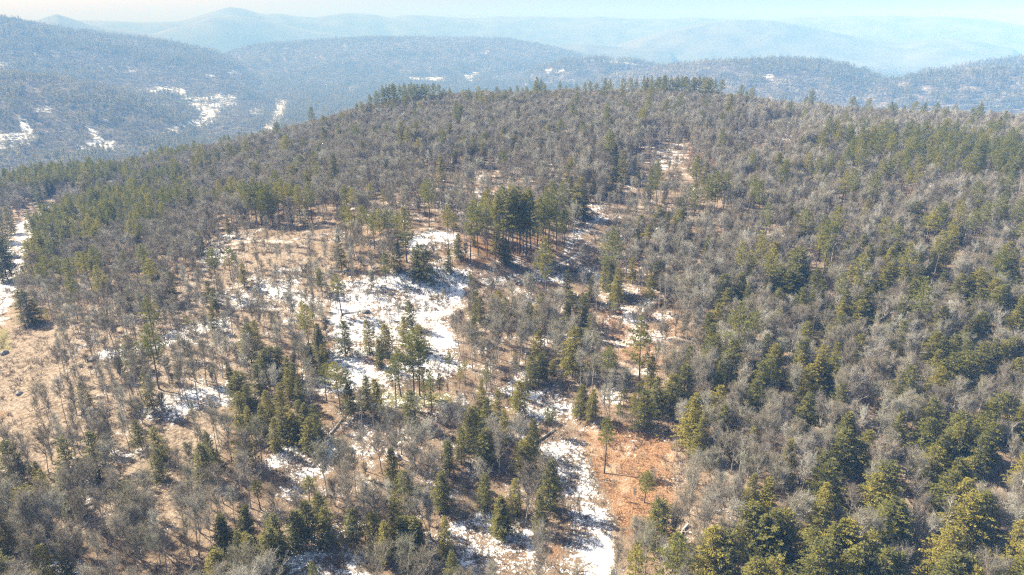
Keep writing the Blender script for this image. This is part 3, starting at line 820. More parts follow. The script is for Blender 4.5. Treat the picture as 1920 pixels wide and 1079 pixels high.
def near_ever(x, y):
    """distance-based thinning round the evergreens traced above, and a little in front of them"""
    bad = np.zeros(len(x), bool)
    order = np.argsort(ever[:, 1])
    ey = ever[order]
    eh = everh[order]
    for i in range(0, len(x), 3000):
        a, b = x[i:i + 3000, None], y[i:i + 3000, None]
        dx, dy = a - ey[None, :, 0], b - ey[None, :, 1]
        d = np.hypot(dx, dy)
        r = np.hypot(ey[:, 0], ey[:, 1])[None]
        # along the line to the camera, in front
        ux, uy = ey[None, :, 0] / r, ey[None, :, 1] / r
        along, across = -(dx * ux + dy * uy), np.abs(dx * uy - dy * ux)
        front = (along > 0) & (along < .8 * eh[None]) & (across < 2.8)
        bad[i:i + 3000] = ((d < 2.6) | front).any(1)
    return bad

def scatter():
    st = 3.9
    xs, ys = np.meshgrid(np.arange(-900, 900, st), np.arange(70, 930, st))
    x = (xs + rng.uniform(-.5, .5, xs.shape) * st * .95).ravel()
    y = (ys + rng.uniform(-.5, .5, ys.shape) * st * .95).ravel()
    r = np.hypot(x, y)
    k = (np.abs(np.arctan2(x, y)) < math.radians(46)) & (r < 930) & (r > 92)
    x, y, r = x[k], y[k], r[k]
    z = hgt(x, y)
    px, py, dep = project(x, y, z)
    zi = zone_of(px, py)
    sp = np.array([s[1] for s in ZONES])[zi] * (1 + .45 * fbm(x, y, 30, 2))
    keep = (rng.random(len(x)) < np.minimum(1, (st / sp) ** 2)) & ~near_ever(x, y)
    keep &= ~inpoly(px, py, FARSNOW[1])
    keep &= segdist(px, py, [(405,462),(440,457),(480,449),(520,450),(550,455)]) > 4
    # few crowns stand in front of the open snow, the orange slope and the pale strips
    for frac in (.45, .85):
        qx, qy, _ = project(x, y, z + 14 * frac)
        near = np.hypot(x, y) < 520
        o = np.maximum(mask(qx, qy, [s for s in SNOW if s[0] > .58], near), .9 * mask(qx, qy, ORANGE[:1], near & (py < 1000)))
        o = np.maximum(o, .25 * mask(qx, qy, TAN, near))
        keep &= rng.random(len(x)) > .80 * np.clip(o, 0, 1)
    x, y, z, zi, px, py = x[keep], y[keep], z[keep], zi[keep], px[keep], py[keep]
    t = rng.random(len(x))
    pp = np.array([s[3] for s in ZONES])[zi]
    hh = np.array([s[4] for s in ZONES])[zi]
    pale = inpoly(px, py, [(1400,205),(1480,228),(1700,225),(2000,225),(2000,300),(1700,285),(1500,285),(1400,262)]) & (rng.random(len(x)) < .02)
    clump = np.clip(1 + 3.2 * fbm(x + 900, y, 60, 2), 0, 3)
    for i in range(len(x)):
        if pale[i]:
            PL['birch'].append((x[i], y[i], z[i], rng.uniform(11, 17), rng.uniform(.9, 1.2), int(rng.integers(2)), 0))
        elif t[i] < pp[i] * clump[i]:
            PL['pine'].append((x[i], y[i], z[i], rng.uniform(16, 25), rng.uniform(.85, 1.15), int(rng.integers(6)), 0))
        elif t[i] < (pp[i] + hh[i]) * clump[i]:
            PL['heml'].append((x[i], y[i], z[i], rng.uniform(7, 16), rng.uniform(.9, 1.2), int(rng.integers(8)), 0))
        else:
            w = np.array(ZONES[zi[i]][2], float)
            v = int(rng.choice(8, p=w / w.sum()))
            h = (rng.uniform(8.5, 13) if px[i] > 1150 and py[i] > 300 else rng.uniform(11, 16)) if v < 4 else (rng.uniform(12, 17.5) if v < 7 else rng.uniform(4, 9))
            PL['bare'].append((x[i], y[i], z[i], h, rng.uniform(.88, 1.18), v, 0))
scatter()
# a dense shade of low growth right under the taller trees of the right-hand woods

# ---------------------------------------------------------------- ground
def structure(name, me, label, cat, **kw):
    return link(name, me, None, kind='structure', label=label, category=cat, **kw)

def build_ground():
    rr = [2.0, 20, 40, 55, 65]
    while rr[-1] < 13500:
        r = rr[-1]
        rr.append(r * (1.0062 if r < 500 else 1.010 if r < 1000 else 1.018))
    rr = np.array(rr)
    az = np.concatenate([np.linspace(-75, -42, 34)[:-1], np.linspace(-42, 42, 480), np.linspace(42, 75, 34)[1:]])
    az = np.radians(az)
    A, Rr = np.meshgrid(az, rr)
    X, Y = Rr * np.sin(A), Rr * np.cos(A)
    Z = height(X, Y)
    x, y, z = X.ravel(), Y.ravel(), Z.ravel()
    px, py, dep = project(x, y, z)
    r = np.hypot(x, y)
    front = dep > 20
    sn = mask(px, py, SNOW, front & (r < 900))
    sn = np.maximum(sn, np.where(r < 900, .10, 0))
    far = front & (r > 880)
    fs = np.zeros(px.shape)
    for p in FARSNOW:
        s = far & inpoly(px, py, p)
        fs[s] = .9
    s = front & (r > 500) & inpoly(px, py, FARSNOW[1]); fs[s] = 1
    sn = np.maximum(sn, fs * .95)
    nr, na = len(rr), len(az)
    i = np.arange(nr - 1)[:, None] * na + np.arange(na - 1)[None]
    q = np.stack([i, i + 1, i + na + 1, i + na], -1).reshape(-1, 4)[:, ::-1]
    me = mesh_from('ground', np.c_[x, y, z], [q], [M_GROUND], smooth=True, attrs={
        'snow': sn, 'tan': mask(px, py, TAN, front & (r < 900)), 'orange': mask(px, py, ORANGE, front & (r < 900)),
        'moss': mask(px, py, MOSS, front & (r < 900)), 'far': np.clip((r - 900) / 500, 0, 1) * .9})
    structure('ground', me, 'forest floor of leaf litter and snow rising to a wooded ridge, valley beyond', 'ground')
build_ground()

M_MOUNT = plain('far_woods', (.10, .10, .092), .95, .35, .004)
def mountain(name, pts, D, wf, wb, label, seed):
    caz, cz = crest(pts, D)
    a = np.linspace(caz[0], caz[-1], 260)
    zc = np.interp(a, caz, cz)
    ker = np.exp(-np.linspace(-2, 2, 5) ** 2); ker /= ker.sum()
    zc = zc + 9 * fbm(a * D, a * 0 + seed * 77, 260, 4)
    ta = np.clip(np.minimum(a - a[0], a[-1] - a) / ((a[-1] - a[0]) * .06), 0, 1)
    zc = -230 + (zc + 230) * ta * ta * (3 - 2 * ta)
    zp = np.pad(zc, 2, mode='edge')
    zc = np.convolve(zp, ker, 'valid')
    t = np.linspace(-1, 1, 41)
    A, Tt = np.meshgrid(a, t)
    Rr = D + Tt * np.where(Tt < 0, wf, wb)
    X, Y = Rr * np.sin(A), Rr * np.cos(A)
    prof = np.cos(Tt * math.pi / 2) ** 1.3
    nz = fbm(X + seed * 1000, Y, 900, 5)
    Z = -230 + (zc[None] + 230) * prof * (1 + .22 * nz * (1 - prof)) + 3 * fbm(X, Y + seed * 300, 180, 3) * (1 - np.abs(Tt))
    na, nt = len(a), len(t)
    i = np.arange(nt - 1)[:, None] * na + np.arange(na - 1)[None]
    q = np.stack([i, i + 1, i + na + 1, i + na], -1).reshape(-1, 4)[:, ::-1]
    me = mesh_from(name, np.c_[X.ravel(), Y.ravel(), Z.ravel()], [q], [M_MOUNT], smooth=True)
    structure(name, me, label, 'mountain')

mountain('mountain', [(-40,70),(20,57),(60,43),(85,33),(106,26),(128,33),(160,44),(200,52),(260,60),(340,72)], 7500, 1100, 1000, 'pointed blue mountain rising behind the near left hill', 1)
mountain('mountain', [(-300,60),(-150,44),(0,38),(150,38),(250,42),(330,41),(365,33),(400,21),(432,13),(460,17),(490,27),(520,26),(560,31),(592,34),(615,29),(645,24),(690,26),(728,33),(760,29),(800,29),(850,34),(905,35),(930,31),(1000,31),(1090,33),(1120,31),(1180,35),(1258,37),(1290,31),(1335,35),(1400,35),(1460,38),(1600,60)], 10000, 1600, 1000, 'long pale mountain range with a broad round summit on the skyline', 2)
mountain('mountain', [(240,72),(300,60),(350,45),(395,33),(432,29),(470,33),(520,45),(580,58),(650,66)], 9000, 1100, 900, 'darker blue foothill in front of the broad round summit', 3)
mountain('mountain', [(1380,60),(1455,38),(1500,32),(1560,32),(1602,29),(1640,31),(1680,30),(1740,32),(1800,33),(1850,36),(1880,41),(1935,52),(2000,62),(2200,90)], 9600, 1300, 900, 'flat-topped pale blue mountain range at the far right', 4)
mountain('mountain', [(1120,98),(1190,74),(1240,60),(1290,48),(1340,41),(1400,38),(1450,39),(1490,44),(1540,55),(1590,66),(1640,76),(1700,80),(1740,74),(1790,71),(1830,76),(1900,92),(1960,100)], 7600, 1200, 900, 'smooth rounded blue hill below the right-hand mountain range', 5)
mountain('mountain', [(560,100),(700,88),(850,84),(980,82),(1100,84),(1220,92),(1300,100)], 6900, 900, 800, 'low pale ridge in the haze beyond the middle valley', 6)

# ---------------------------------------------------------------- roads
M_GRAVEL = plain('gravel', (.42, .36, .30), .95, .2, .8)
M_TRACK = plain('trodden_earth', (.17, .13, .10), .95, .3, .9)
def road(name, pix, width, m, label, lift=.14):
    pp = np.array(pix, float)
    x, y, z = ground(pp[:, 0], pp[:, 1])
    s = np.r_[0, np.cumsum(np.hypot(np.diff(x), np.diff(y)))]
    n = max(12, int(s[-1] / 2.0))
    u = np.linspace(0, s[-1], n)
    X, Y = np.interp(u, s, x), np.interp(u, s, y)
    for _ in range(4):
        X[1:-1] = (X[:-2] + 2 * X[1:-1] + X[2:]) / 4; Y[1:-1] = (Y[:-2] + 2 * Y[1:-1] + Y[2:]) / 4
    tx, ty = np.gradient(X), np.gradient(Y)
    l = np.hypot(tx, ty); nx, ny = -ty / l, tx / l
    V, cols = [], 5
    for c in range(cols):
        o = (c / (cols - 1) - .5) * width * (1 + .15 * vnoise(u + c * 40, u * 0, 9))
        a, b = X + nx * o, Y + ny * o
        V.append(np.c_[a, b, height(a, b) + lift - (.35 if c in (0, cols - 1) else 0)])
    V = np.stack(V, 1).reshape(-1, 3)
    i = np.arange(n - 1)[:, None] * cols + np.arange(cols - 1)[None]
    q = np.stack([i, i + 1, i + cols + 1, i + cols], -1).reshape(-1, 4)
    structure(name, mesh_from(name, V, [q], [m], smooth=True), label, 'road')
road('gravel_road', [(392,466),(420,460),(450,456),(480,452),(510,452),(548,456)], 4.2, M_GRAVEL, 'pale gravel road curving past the left snow patches')
road('forest_track', [(880,524),(930,515),(985,506),(1030,496),(1062,484),(1080,468),(1090,450)], 4.0, M_TRACK, 'dark earth track curving through the thin snow below the pines', .2)
road('valley_road', [(489,250),(505,234),(522,217),(533,204),(528,192),(515,186)], 13, M_GRAVEL, 'pale road bending through the snowy valley clearing', .6)

# ---------------------------------------------------------------- trees: the largest of each kind singly, the rest of a kind as one mass
CAP = 300
rotv = lambda n: rng.uniform(0, 2 * math.pi, n)

def joined(kind):
    """one mesh per form (trunk and crown together) for the far masses"""
    out = []
    for i, (t, c) in enumerate(KIND[kind]):
        me = bpy.data.meshes.new(kind + '_far')
        import bmesh
        bm = bmesh.new()
        bm.from_mesh(t); n = len(bm.faces)
        bm.from_mesh(c)
        bm.faces.ensure_lookup_table()
        for f in bm.faces[n:]: f.material_index = 1
        bm.to_mesh(me); bm.free()
        me.materials.append(t.materials[0]); me.materials.append(c.materials[0])
        out.append(bpy.data.objects.new(kind + '_form', me))
    return out

def mass(name, pts, rot, scl, var, protos, label, cat):
    """ONE object that scatters proto meshes over its own points"""
    me = bpy.data.meshes.new(name)
    me.vertices.add(len(pts))
    me.vertices.foreach_set('co', np.asarray(pts, np.float32).ravel())
    for nm, ty, v in (('rot', 'FLOAT_VECTOR', rot), ('scl', 'FLOAT_VECTOR', scl), ('variant', 'INT', var)):
        at = me.attributes.new(nm, ty, 'POINT')
        at.data.foreach_set('vector' if ty == 'FLOAT_VECTOR' else 'value', np.asarray(v, np.float32 if ty != 'INT' else np.int32).ravel())
    for p in protos:
        for m in p.data.materials:
            if m.name not in me.materials: me.materials.append(m)
    o = link(name, me, None, kind='stuff', label=label, category=cat)
    ng = bpy.data.node_groups.new(name, 'GeometryNodeTree')
    ng.interface.new_socket('Geometry', in_out='INPUT', socket_type='NodeSocketGeometry')
    ng.interface.new_socket('Geometry', in_out='OUTPUT', socket_type='NodeSocketGeometry')
    N, L = ng.nodes, ng.links
    gi, go, jn = N.new('NodeGroupInput'), N.new('NodeGroupOutput'), N.new('GeometryNodeJoinGeometry')
    def named(n, t):
        a = N.new('GeometryNodeInputNamedAttribute'); a.data_type = t; a.inputs['Name'].default_value = n
        return a.outputs['Attribute']
    vr, rt, sc = named('variant', 'INT'), named('rot', 'FLOAT_VECTOR'), named('scl', 'FLOAT_VECTOR')
    for i, p in enumerate(protos):
        cmp = N.new('FunctionNodeCompare'); cmp.data_type = 'INT'; cmp.operation = 'EQUAL'
        L.new(vr, cmp.inputs[2]); cmp.inputs[3].default_value = i
        oi = N.new('GeometryNodeObjectInfo'); oi.transform_space = 'ORIGINAL'; oi.inputs[0].default_value = p
        oi.inputs['As Instance'].default_value = False
        ip = N.new('GeometryNodeInstanceOnPoints')
        L.new(gi.outputs[0], ip.inputs['Points']); L.new(cmp.outputs[0], ip.inputs['Selection'])
        L.new(oi.outputs['Geometry'], ip.inputs['Instance'])
        L.new(rt, ip.inputs['Rotation']); L.new(sc, ip.inputs['Scale'])
        L.new(ip.outputs[0], jn.inputs[0])
    L.new(jn.outputs[0], go.inputs[0])
    md = o.modifiers.new('scatter', 'NODES'); md.node_group = ng
    return o

def shown_size(rows):
    x, y, z, h = rows[:, 0], rows[:, 1], rows[:, 2], rows[:, 3]
    px, py, dep = project(x, y, z)
    qx, qy, dq = project(x, y, z + h)
    vis = (np.clip(np.maximum(py, qy), 0, 1079) - np.clip(np.minimum(py, qy), 0, 1079))
    return np.where((px > -5) & (px < 1925) & (vis > 8), vis, 0), px, py, qy

# label words
PLACES = [  # name of the place in the photo, polygon of tree feet, most specific first
    ('on the orange leaf-covered slope', [(1090,790),(1300,820),(1300,1020),(1165,1010),(1100,880)]),
    ('in the snow gully beside orange slope', [(1000,800),(1100,800),(1170,1000),(1165,1200),(1030,1200)]),
    ('on the lowest snow patch', [(810,970),(930,940),(1035,1000),(1035,1200),(810,1200)]),
    ('at the snow patch on the bottom edge', [(520,1015),(715,1010),(715,1200),(520,1200)]),
    ('by the shaded blue snow hollow', [(490,800),(665,790),(780,860),(780,975),(540,975),(480,900)]),
    ('on the ledge with the green moss', [(625,725),(870,720),(870,815),(640,815)]),
    ('on the big central snowfield', [(595,505),(900,500),(880,600),(885,725),(590,755)]),
    ('by the upper snowfield left of the grove', [(690,395),(868,395),(868,500),(690,500)]),
    ('in the grove above the dark track', [(868,395),(1070,395),(1070,500),(868,500)]),
    ('along the dark earth track', [(868,500),(1170,400),(1170,560),(868,560)]),
    ('in the snowy clearing right of track', [(1110,530),(1280,530),(1270,700),(1110,690)]),
    ('in the thicket right of central snow', [(880,540),(1130,540),(1110,690),(1090,830),(930,760),(885,700)]),
    ('in the dense lower middle clump', [(770,700),(1010,700),(1010,900),(770,880)]),
    ('in the dark stand left of the central snow', [(420,620),(625,620),(625,810),(420,810)]),
    ('in the brown thicket of the lower middle', [(700,840),(1040,830),(1050,1000),(700,1010)]),
    ('in the lower left evergreen clump', [(380,840),(700,840),(700,1200),(380,1200)]),
    ('among poles on the pale left slope', [(60,540),(430,500),(640,490),(640,620),(430,760),(420,860),(300,960),(60,900)]),
    ('in the shaded bottom left corner', [(-400,840),(390,840),(390,1300),(-400,1300)]),
    ('in the brown meadow at the left edge', [(-400,600),(120,600),(120,850),(-400,850)]),
    ('along the snowy brook at the left edge', [(-400,380),(70,380),(130,360),(180,400),(110,520),(60,610),(-400,640)]),
    ('in the pine belt above the gravel road', [(390,380),(680,380),(680,470),(390,470)]),
    ('in the left pine belt below the valley', [(70,380),(400,350),(400,500),(60,600)]),
    ('on the ridge top left of centre', [(690,150),(850,150),(850,232),(690,232)]),
    ('on the middle of the ridge top', [(850,150),(1160,150),(1160,226),(850,226)]),
    ('on the right end of the ridge top', [(1160,150),(1350,150),(1350,200),(1160,200)]),
    ('beside the snow patch right of the ridge', [(1350,175),(1560,175),(1560,275),(1350,275)]),
    ('on the pale plateau at the upper right', [(1560,180),(2300,180),(2300,300),(1560,300)]),
    ('in the pine patch of the upper right', [(1540,290),(2300,290),(2300,400),(1540,400)]),
    ('on the hillside below the ridge', [(400,215),(1160,200),(1160,300),(800,320),(400,375)]),
    ('on the brushy hillside above the grove', [(680,290),(1230,290),(1230,400),(680,400)]),
    ('in the woods right of the snowy gully', [(1160,270),(1560,270),(1560,450),(1160,460)]),
    ('in the right-hand woods halfway up', [(1200,440),(2300,390),(2300,580),(1200,580)]),
    ('in right-hand woods beside the central snow', [(1200,575),(2300,575),(2300,720),(1200,720)]),
    ('in right-hand woods beside the orange slope', [(1200,715),(1600,715),(1600,890),(1200,890)]),
    ('at the right edge of the lower woods', [(1590,715),(2300,715),(2300,900),(1590,900)]),
    ('in the bottom right corner', [(1560,890),(2300,890),(2300,1400),(1560,1400)]),
    ('right of the orange slope at the bottom edge', [(1160,880),(1570,880),(1570,1400),(1160,1400)]),
    ('on the far left valley side', [(-400,200),(430,200),(430,380),(-400,420)]),
]
_T = ['twenty','thirty','forty','fifty','sixty']
ORD = ['first','second','third','fourth','fifth','sixth','seventh','eighth','ninth','tenth','eleventh','twelfth','thirteenth','fourteenth','fifteenth','sixteenth','seventeenth','eighteenth','nineteenth','twentieth']
ORD += ['%s-%s' % (t, o) for t in _T for o in ORD[:9]]
ORD += ['%dth' % i for i in range(66, 301)]

def place_of(px, py):
    for nm, p in PLACES:
        if inpoly(np.array([px]), np.array([py]), p)[0]: return nm
    return 'in thin woods between the snow patches'

NOUN = {'pine': ('white_pine', 'white pine', 'pine tree'), 'heml': ('hemlock', 'hemlock', 'hemlock tree'), 'bare': ('bare_tree', 'bare tree', 'bare tree'), 'birch': ('birch_tree', 'white birch', 'birch tree')}
LOOK = {'pine': ['tufted', 'broad', 'high-crowned', 'full', 'spreading', 'long-trunked'], 'heml': ['conical', 'narrow', 'rounded', 'pointed', 'wide', 'high-skirted', 'ragged', 'bushy'],
        'bare': ['grey spreading', 'broad grey', 'rounded', 'wide-limbed', 'slender', 'thin straight', 'slim', 'many-stemmed low'], 'birch': ['slender', 'pale']}

def labels_for(kind, recs):
    """recs: list of (px, py, h, variant). Unique wording where the picture allows it."""
    groups = {}
    for i, (px, py, h, v) in enumerate(recs):
        groups.setdefault(place_of(px, py), []).append(i)
    out = [None] * len(recs); grp = [None] * len(recs)
    noun = NOUN[kind][1]
    for pl, idx in groups.items():
        by = {}
        hs = np.median([recs[i][2] for i in idx])
        for i in idx:
            size = 'tall' if recs[i][2] > hs * 1.15 else ('small' if recs[i][2] < hs * .8 else '')
            by.setdefault((LOOK[kind][recs[i][3]] + ' ' + size).strip(), []).append(i)
        for look, ids in by.items():
            ids.sort(key=lambda i: recs[i][0])
            lk = look.split(' ')
            ph = ' '.join(lk[::-1] if lk[-1] in ('tall', 'small') else lk)
            for n, i in enumerate(ids):
                grp[i] = '%ss %s' % (noun, pl)
                if len(ids) == 1: out[i] = '%s %s %s' % (ph, noun, pl)
                elif n == len(ids) - 1 and len(ids) <= 6: out[i] = '%s %s %s, rightmost' % (ph, noun, pl)
                else: out[i] = '%s %s %s, %s from left' % (ph, noun, pl, ORD[n])
    return out, grp

STUFFNAME = {'pine': ('pine_woods', 'more white pines seen small across the hillside and valley', 'pine woods'), 'heml': ('hemlock_woods', 'more dark hemlocks seen small across the hillside and valley', 'hemlock woods'),
             'bare': ('bare_woods', 'grey leafless woods covering the hillside up to the ridge', 'bare woods')}

for kind in ('bare', 'heml', 'pine', 'birch'):
    rows = np.array(PL[kind], float)
    size, px, py, qy = shown_size(rows)
    order = np.argsort(-(size * (1 + .15 * rows[:, 6])))
    single = np.array([i for i in order[:CAP] if size[i] > 0])
    rest = np.setdiff1d(np.arange(len(rows)), single)
    recs = [(px[i], py[i], rows[i, 3], int(rows[i, 5])) for i in single]
    labs, grps = labels_for(kind, recs)
    nm, noun, cat = NOUN[kind]
    for j, i in enumerate(single):
        x, y, z, h, wf, v, _ = rows[i]
        v = int(v)
        ref = HREF[kind][v]
        root = bpy.data.objects.new(nm, None)
        COL.objects.link(root)
        root.empty_display_size = .5
        s = h / ref
        w = s * wf if kind != 'pine' else .35 * wf + .65 * s * wf
        root.location = (x, y, z - .15)
        root.rotation_euler = (rng.normal(0, .02), rng.normal(0, .02), rng.uniform(0, 6.28))
        root.scale = (w, w, s)
        root['label'], root['category'], root['group'] = labs[j], cat, grps[j]
        link('trunk', KIND[kind][v][0], root); link('crown', KIND[kind][v][1], root)
    if len(rest) and kind in STUFFNAME:
        R_ = rows[rest]
        s = R_[:, 3] / np.array(HREF[kind])[R_[:, 5].astype(int)]
        w = s * R_[:, 4]
        nm2, lb, ct = STUFFNAME[kind]
        mass(nm2, R_[:, :3] - [0, 0, .15], np.c_[rng.normal(0, .02, (len(R_), 2)), rotv(len(R_))], np.c_[w, w, s], R_[:, 5].astype(int), joined(kind), lb, ct)
    print(kind, len(single), len(rest))

# ---------------------------------------------------------------- woods of the valley and far hills: small grove patches
def grove(seed, share):
    R = np.random.default_rng(seed)
    bare, ev, tr = Geo(), Geo(), Geo()
    for i in range(11):
        c = np.array([R.uniform(-13, 13), R.uniform(-13, 13), 0])
        if R.random() < share:
            H = R.uniform(12, 20); n = 90
            u = R.random(n) ** .8
            az = R.uniform(0, 6.28, n)
            rad = R.uniform(2.4, 3.8) * (1 - u) ** .7 * R.uniform(.6, 1.1, n)
            P = c + np.c_[np.cos(az) * rad * .5, np.sin(az) * rad * .5, H * (.15 + .85 * u)]
            D = np.c_[np.cos(az), np.sin(az), R.normal(-.05, .25, n)]
            ev.kites(P, D, unit(R.normal(0, .5, (n, 3)) + [0, 0, 1]), R.uniform(1.3, 2.2, n), R.uniform(.6, 1.2, n), R.random(n))
            tr.tubes([c], [c + [0, 0, H * .7]], .22, .1, 3)
        else:
            H = R.uniform(12, 17); n = 170
            D = unit(R.normal(0, 1, (n, 3)) + [0, 0, .55])
            cen = c + [0, 0, H * .62]
            Rc = R.uniform(3.0, 4.3)
            P = cen + D * [Rc, Rc, H * .30] * R.uniform(.15, .75, (n, 1))
            E = P + unit(D + R.normal(0, .3, (n, 3)) + [0, 0, .4]) * R.uniform(1.2, 2.4, (n, 1))
            bare.spikes(P, E, .055, R.random(n))
            tr.tubes([c], [cen], .17, .10, 3)
    G = Geo(); mi = []
    fs, off, tones, Vs = [], 0, [], []
    for g, k in ((bare, 0), (ev, 1), (tr, 2)):
        if not g.V: continue
        V = np.concatenate(g.V)
        for arr in (g.T, g.Q):
            if arr:
                f = np.concatenate(arr)
                fs.append(f + off); mi.append(np.full(len(f), k))
        off += len(V); Vs.append(V); tones.append(np.concatenate(g.tone))
    me = mesh_from('grove', np.concatenate(Vs), fs, [M_TWIG, M_HEML, M_BARK], np.concatenate(mi), {'tone': np.concatenate(tones)})
    return bpy.data.objects.new('grove_form', me)

def far_woods():
    protos = [grove(401, .06), grove(402, .12), grove(403, .3), grove(404, .5), grove(405, .85), grove(406, .95)]
    pts, st = [], 24.0
    r = 905.0
    while r < 6800:
        step = st * (1 if r < 2000 else 1.25 if r < 4000 else 1.6)
        n = int(2 * math.radians(45) * r / step)
        a = np.linspace(-math.radians(45), math.radians(45), n) + rng.uniform(-.5, .5, n) * step / r
        rr = r + rng.uniform(-.5, .5, n) * step
        pts.append(np.c_[rr * np.sin(a), rr * np.cos(a)])
        r += step
    P = np.concatenate(pts)
    x, y = P.T
    z = height(x, y)
    px, py, dep = project(x, y, z)
    ok = (px > -250) & (px < 2170)
    hit = np.zeros(len(x), bool)
    for p in FARSNOW: hit |= inpoly(px, py, p)
    hit &= rng.random(len(x)) > .22
    ok &= ~hit & (vnoise(x, y, 55) < .40)
    x, y, z, px, py = x[ok], y[ok], z[ok], px[ok], py[ok]
    # visible only: drop what lies deep behind a crest
    rr = np.hypot(x, y)
    e = 1.25 * fbm(x, y, 260, 3) + .45 * fbm(x, y + 500, 80, 2)
    # the evergreen belts of the photo
    for w, poly in ((.55, [(620,160),(1010,155),(1010,192),(620,205)]), (.42, [(560,180),(760,165),(700,215),(560,230)]), (.45, [(1380,105),(1560,105),(1640,150),(1400,140)]), (.30, [(1400,150),(1920,145),(1920,200),(1400,190)]),
                    (.40, [(90,180),(330,190),(390,230),(310,252),(100,230)]), (.40, [(1560,140),(2100,135),(2100,175),(1700,190)]), (-.35, [(700,80),(1080,100),(700,130),(400,110)]), (.25, [(-100,40),(130,50),(300,80),(-100,110)]), (.3, [(540,130),(760,130),(760,160),(540,180)]), (-.25, [(1100,120),(1320,115),(1400,190),(1100,150)]), (.35, [(-200,290),(130,290),(330,255),(400,240),(300,290),(-200,330)])):
        e[inpoly(px, py, poly)] += w
    v = np.clip(np.floor((e + .55) * 4.6), 0, 5).astype(int)
    n = len(x)
    s = rng.uniform(.85, 1.2, n) * np.interp(np.hypot(x, y), [1000, 2500, 5000], [1.0, 1.22, 1.5])
    mass('far_forest', np.c_[x, y, z - .6], np.c_[np.zeros((n, 2)), rotv(n)], np.c_[s, s, s * rng.uniform(.85, 1.15, n)], v, protos, 'hazy blue woods of the valley and the far hills', 'forest')
    print('groves', n)
far_woods()

# ---------------------------------------------------------------- brush, stumps and slash on the open ground
def brush_form(seed, h, n, m, lying=False):
    R = np.random.default_rng(seed)
    g = Geo()
    P = R.normal(0, .28 * h, (n, 3)); P[:, 2] = -.05
    D = unit(R.normal(0, .55, (n, 3)) + ([0, 0, .35] if lying else [0, 0, 1.0])); D[:, 2] = np.abs(D[:, 2])
    L = h * R.uniform(.5, 1.1, (n, 1))
    E = P + D * L
    tn = R.random(n) * .7
    g.tubes(P, E, (.055 if lying else .024) + .012 * h, .012, 3, tn)
    S, D2, L2 = sub_branches(R, P, E, 7, .3, .6, .2, .40 * h)
    g.spikes(S, S + D2 * L2, .026, np.repeat(tn, 7))
    return bpy.data.objects.new('brush_form', g.mesh('brush', m))

def rock_form(seed):
    R = np.random.default_rng(seed)
    import bmesh
    bm = bmesh.new()
    bmesh.ops.create_icosphere(bm, subdivisions=2, radius=.5)
    k = R.normal(0, 1, (5, 3))
    for v in bm.verts:
        d = v.co.normalized()
        f = 1 + .22 * sum(math.sin(2.2 * (d.x * a + d.y * b + d.z * c)) for a, b, c in k) / 2
        v.co = (d.x * .62 * f, d.y * .48 * f, d.z * .38 * f)
    me = bpy.data.meshes.new('rock'); bm.to_mesh(me); bm.free()
    me.materials.append(M_ROCK)
    return me
M_ROCK = plain('granite', (.24, .23, .22), .9, .35, 1.2)

def brush():
    protos = [brush_form(501, 1.0, 9, M_BRUSH), brush_form(502, 1.6, 11, M_BRUSH), brush_form(503, .7, 8, M_BRUSH, True), brush_form(504, 2.6, 12, M_TWIG), brush_form(505, 1.1, 12, M_BRUSH, True)]
    st = 1.7
    xs, ys = np.meshgrid(np.arange(-330, 330, st), np.arange(95, 620, st))
    x = (xs + rng.uniform(-.5, .5, xs.shape) * st).ravel(); y = (ys + rng.uniform(-.5, .5, ys.shape) * st).ravel()
    z = hgt(x, y)
    px, py, dep = project(x, y, z)
    k = (px > -40) & (px < 1960) & (py < 1140)
    x, y, z, px, py = x[k], y[k], z[k], px[k], py[k]
    sn = mask(px, py, SNOW, np.ones(len(px), bool))
    og = mask(px, py, ORANGE, np.ones(len(px), bool))
    mo = mask(px, py, MOSS, np.ones(len(px), bool))
    pr = .34 + .30 * (sn > .5) + .05 * og + .22 * (px > 1250) - .15 * mo
    pr = pr * np.clip(1 + 2.2 * fbm(x, y, 11, 3), .05, 2.6)
    # the rough shaded banks with much slash
    for poly in ([(680,500),(900,495),(890,560),(700,560)], [(900,500),(1120,470),(1120,545),(900,545)], [(560,790),(760,780),(830,800),(700,850),(560,860)], [(1050,870),(1110,880),(1150,970),(1060,970)]):
        pr = np.where(inpoly(px, py, poly), pr * 2.4, pr)
    k = rng.random(len(x)) < pr
    x, y, z, px, py = x[k], y[k], z[k], px[k], py[k]
    n = len(x)
    v = rng.choice(5, n, p=[.27, .22, .17, .14, .2])
    s = rng.uniform(.55, 1.15, n)
    mass('brush', np.c_[x, y, z - .04], np.c_[np.zeros((n, 2)), rotv(n)], np.c_[s, s, s], v, protos, 'low brown brush and slash poking through the snow and leaves', 'brush')
    print('brush', n)
brush()

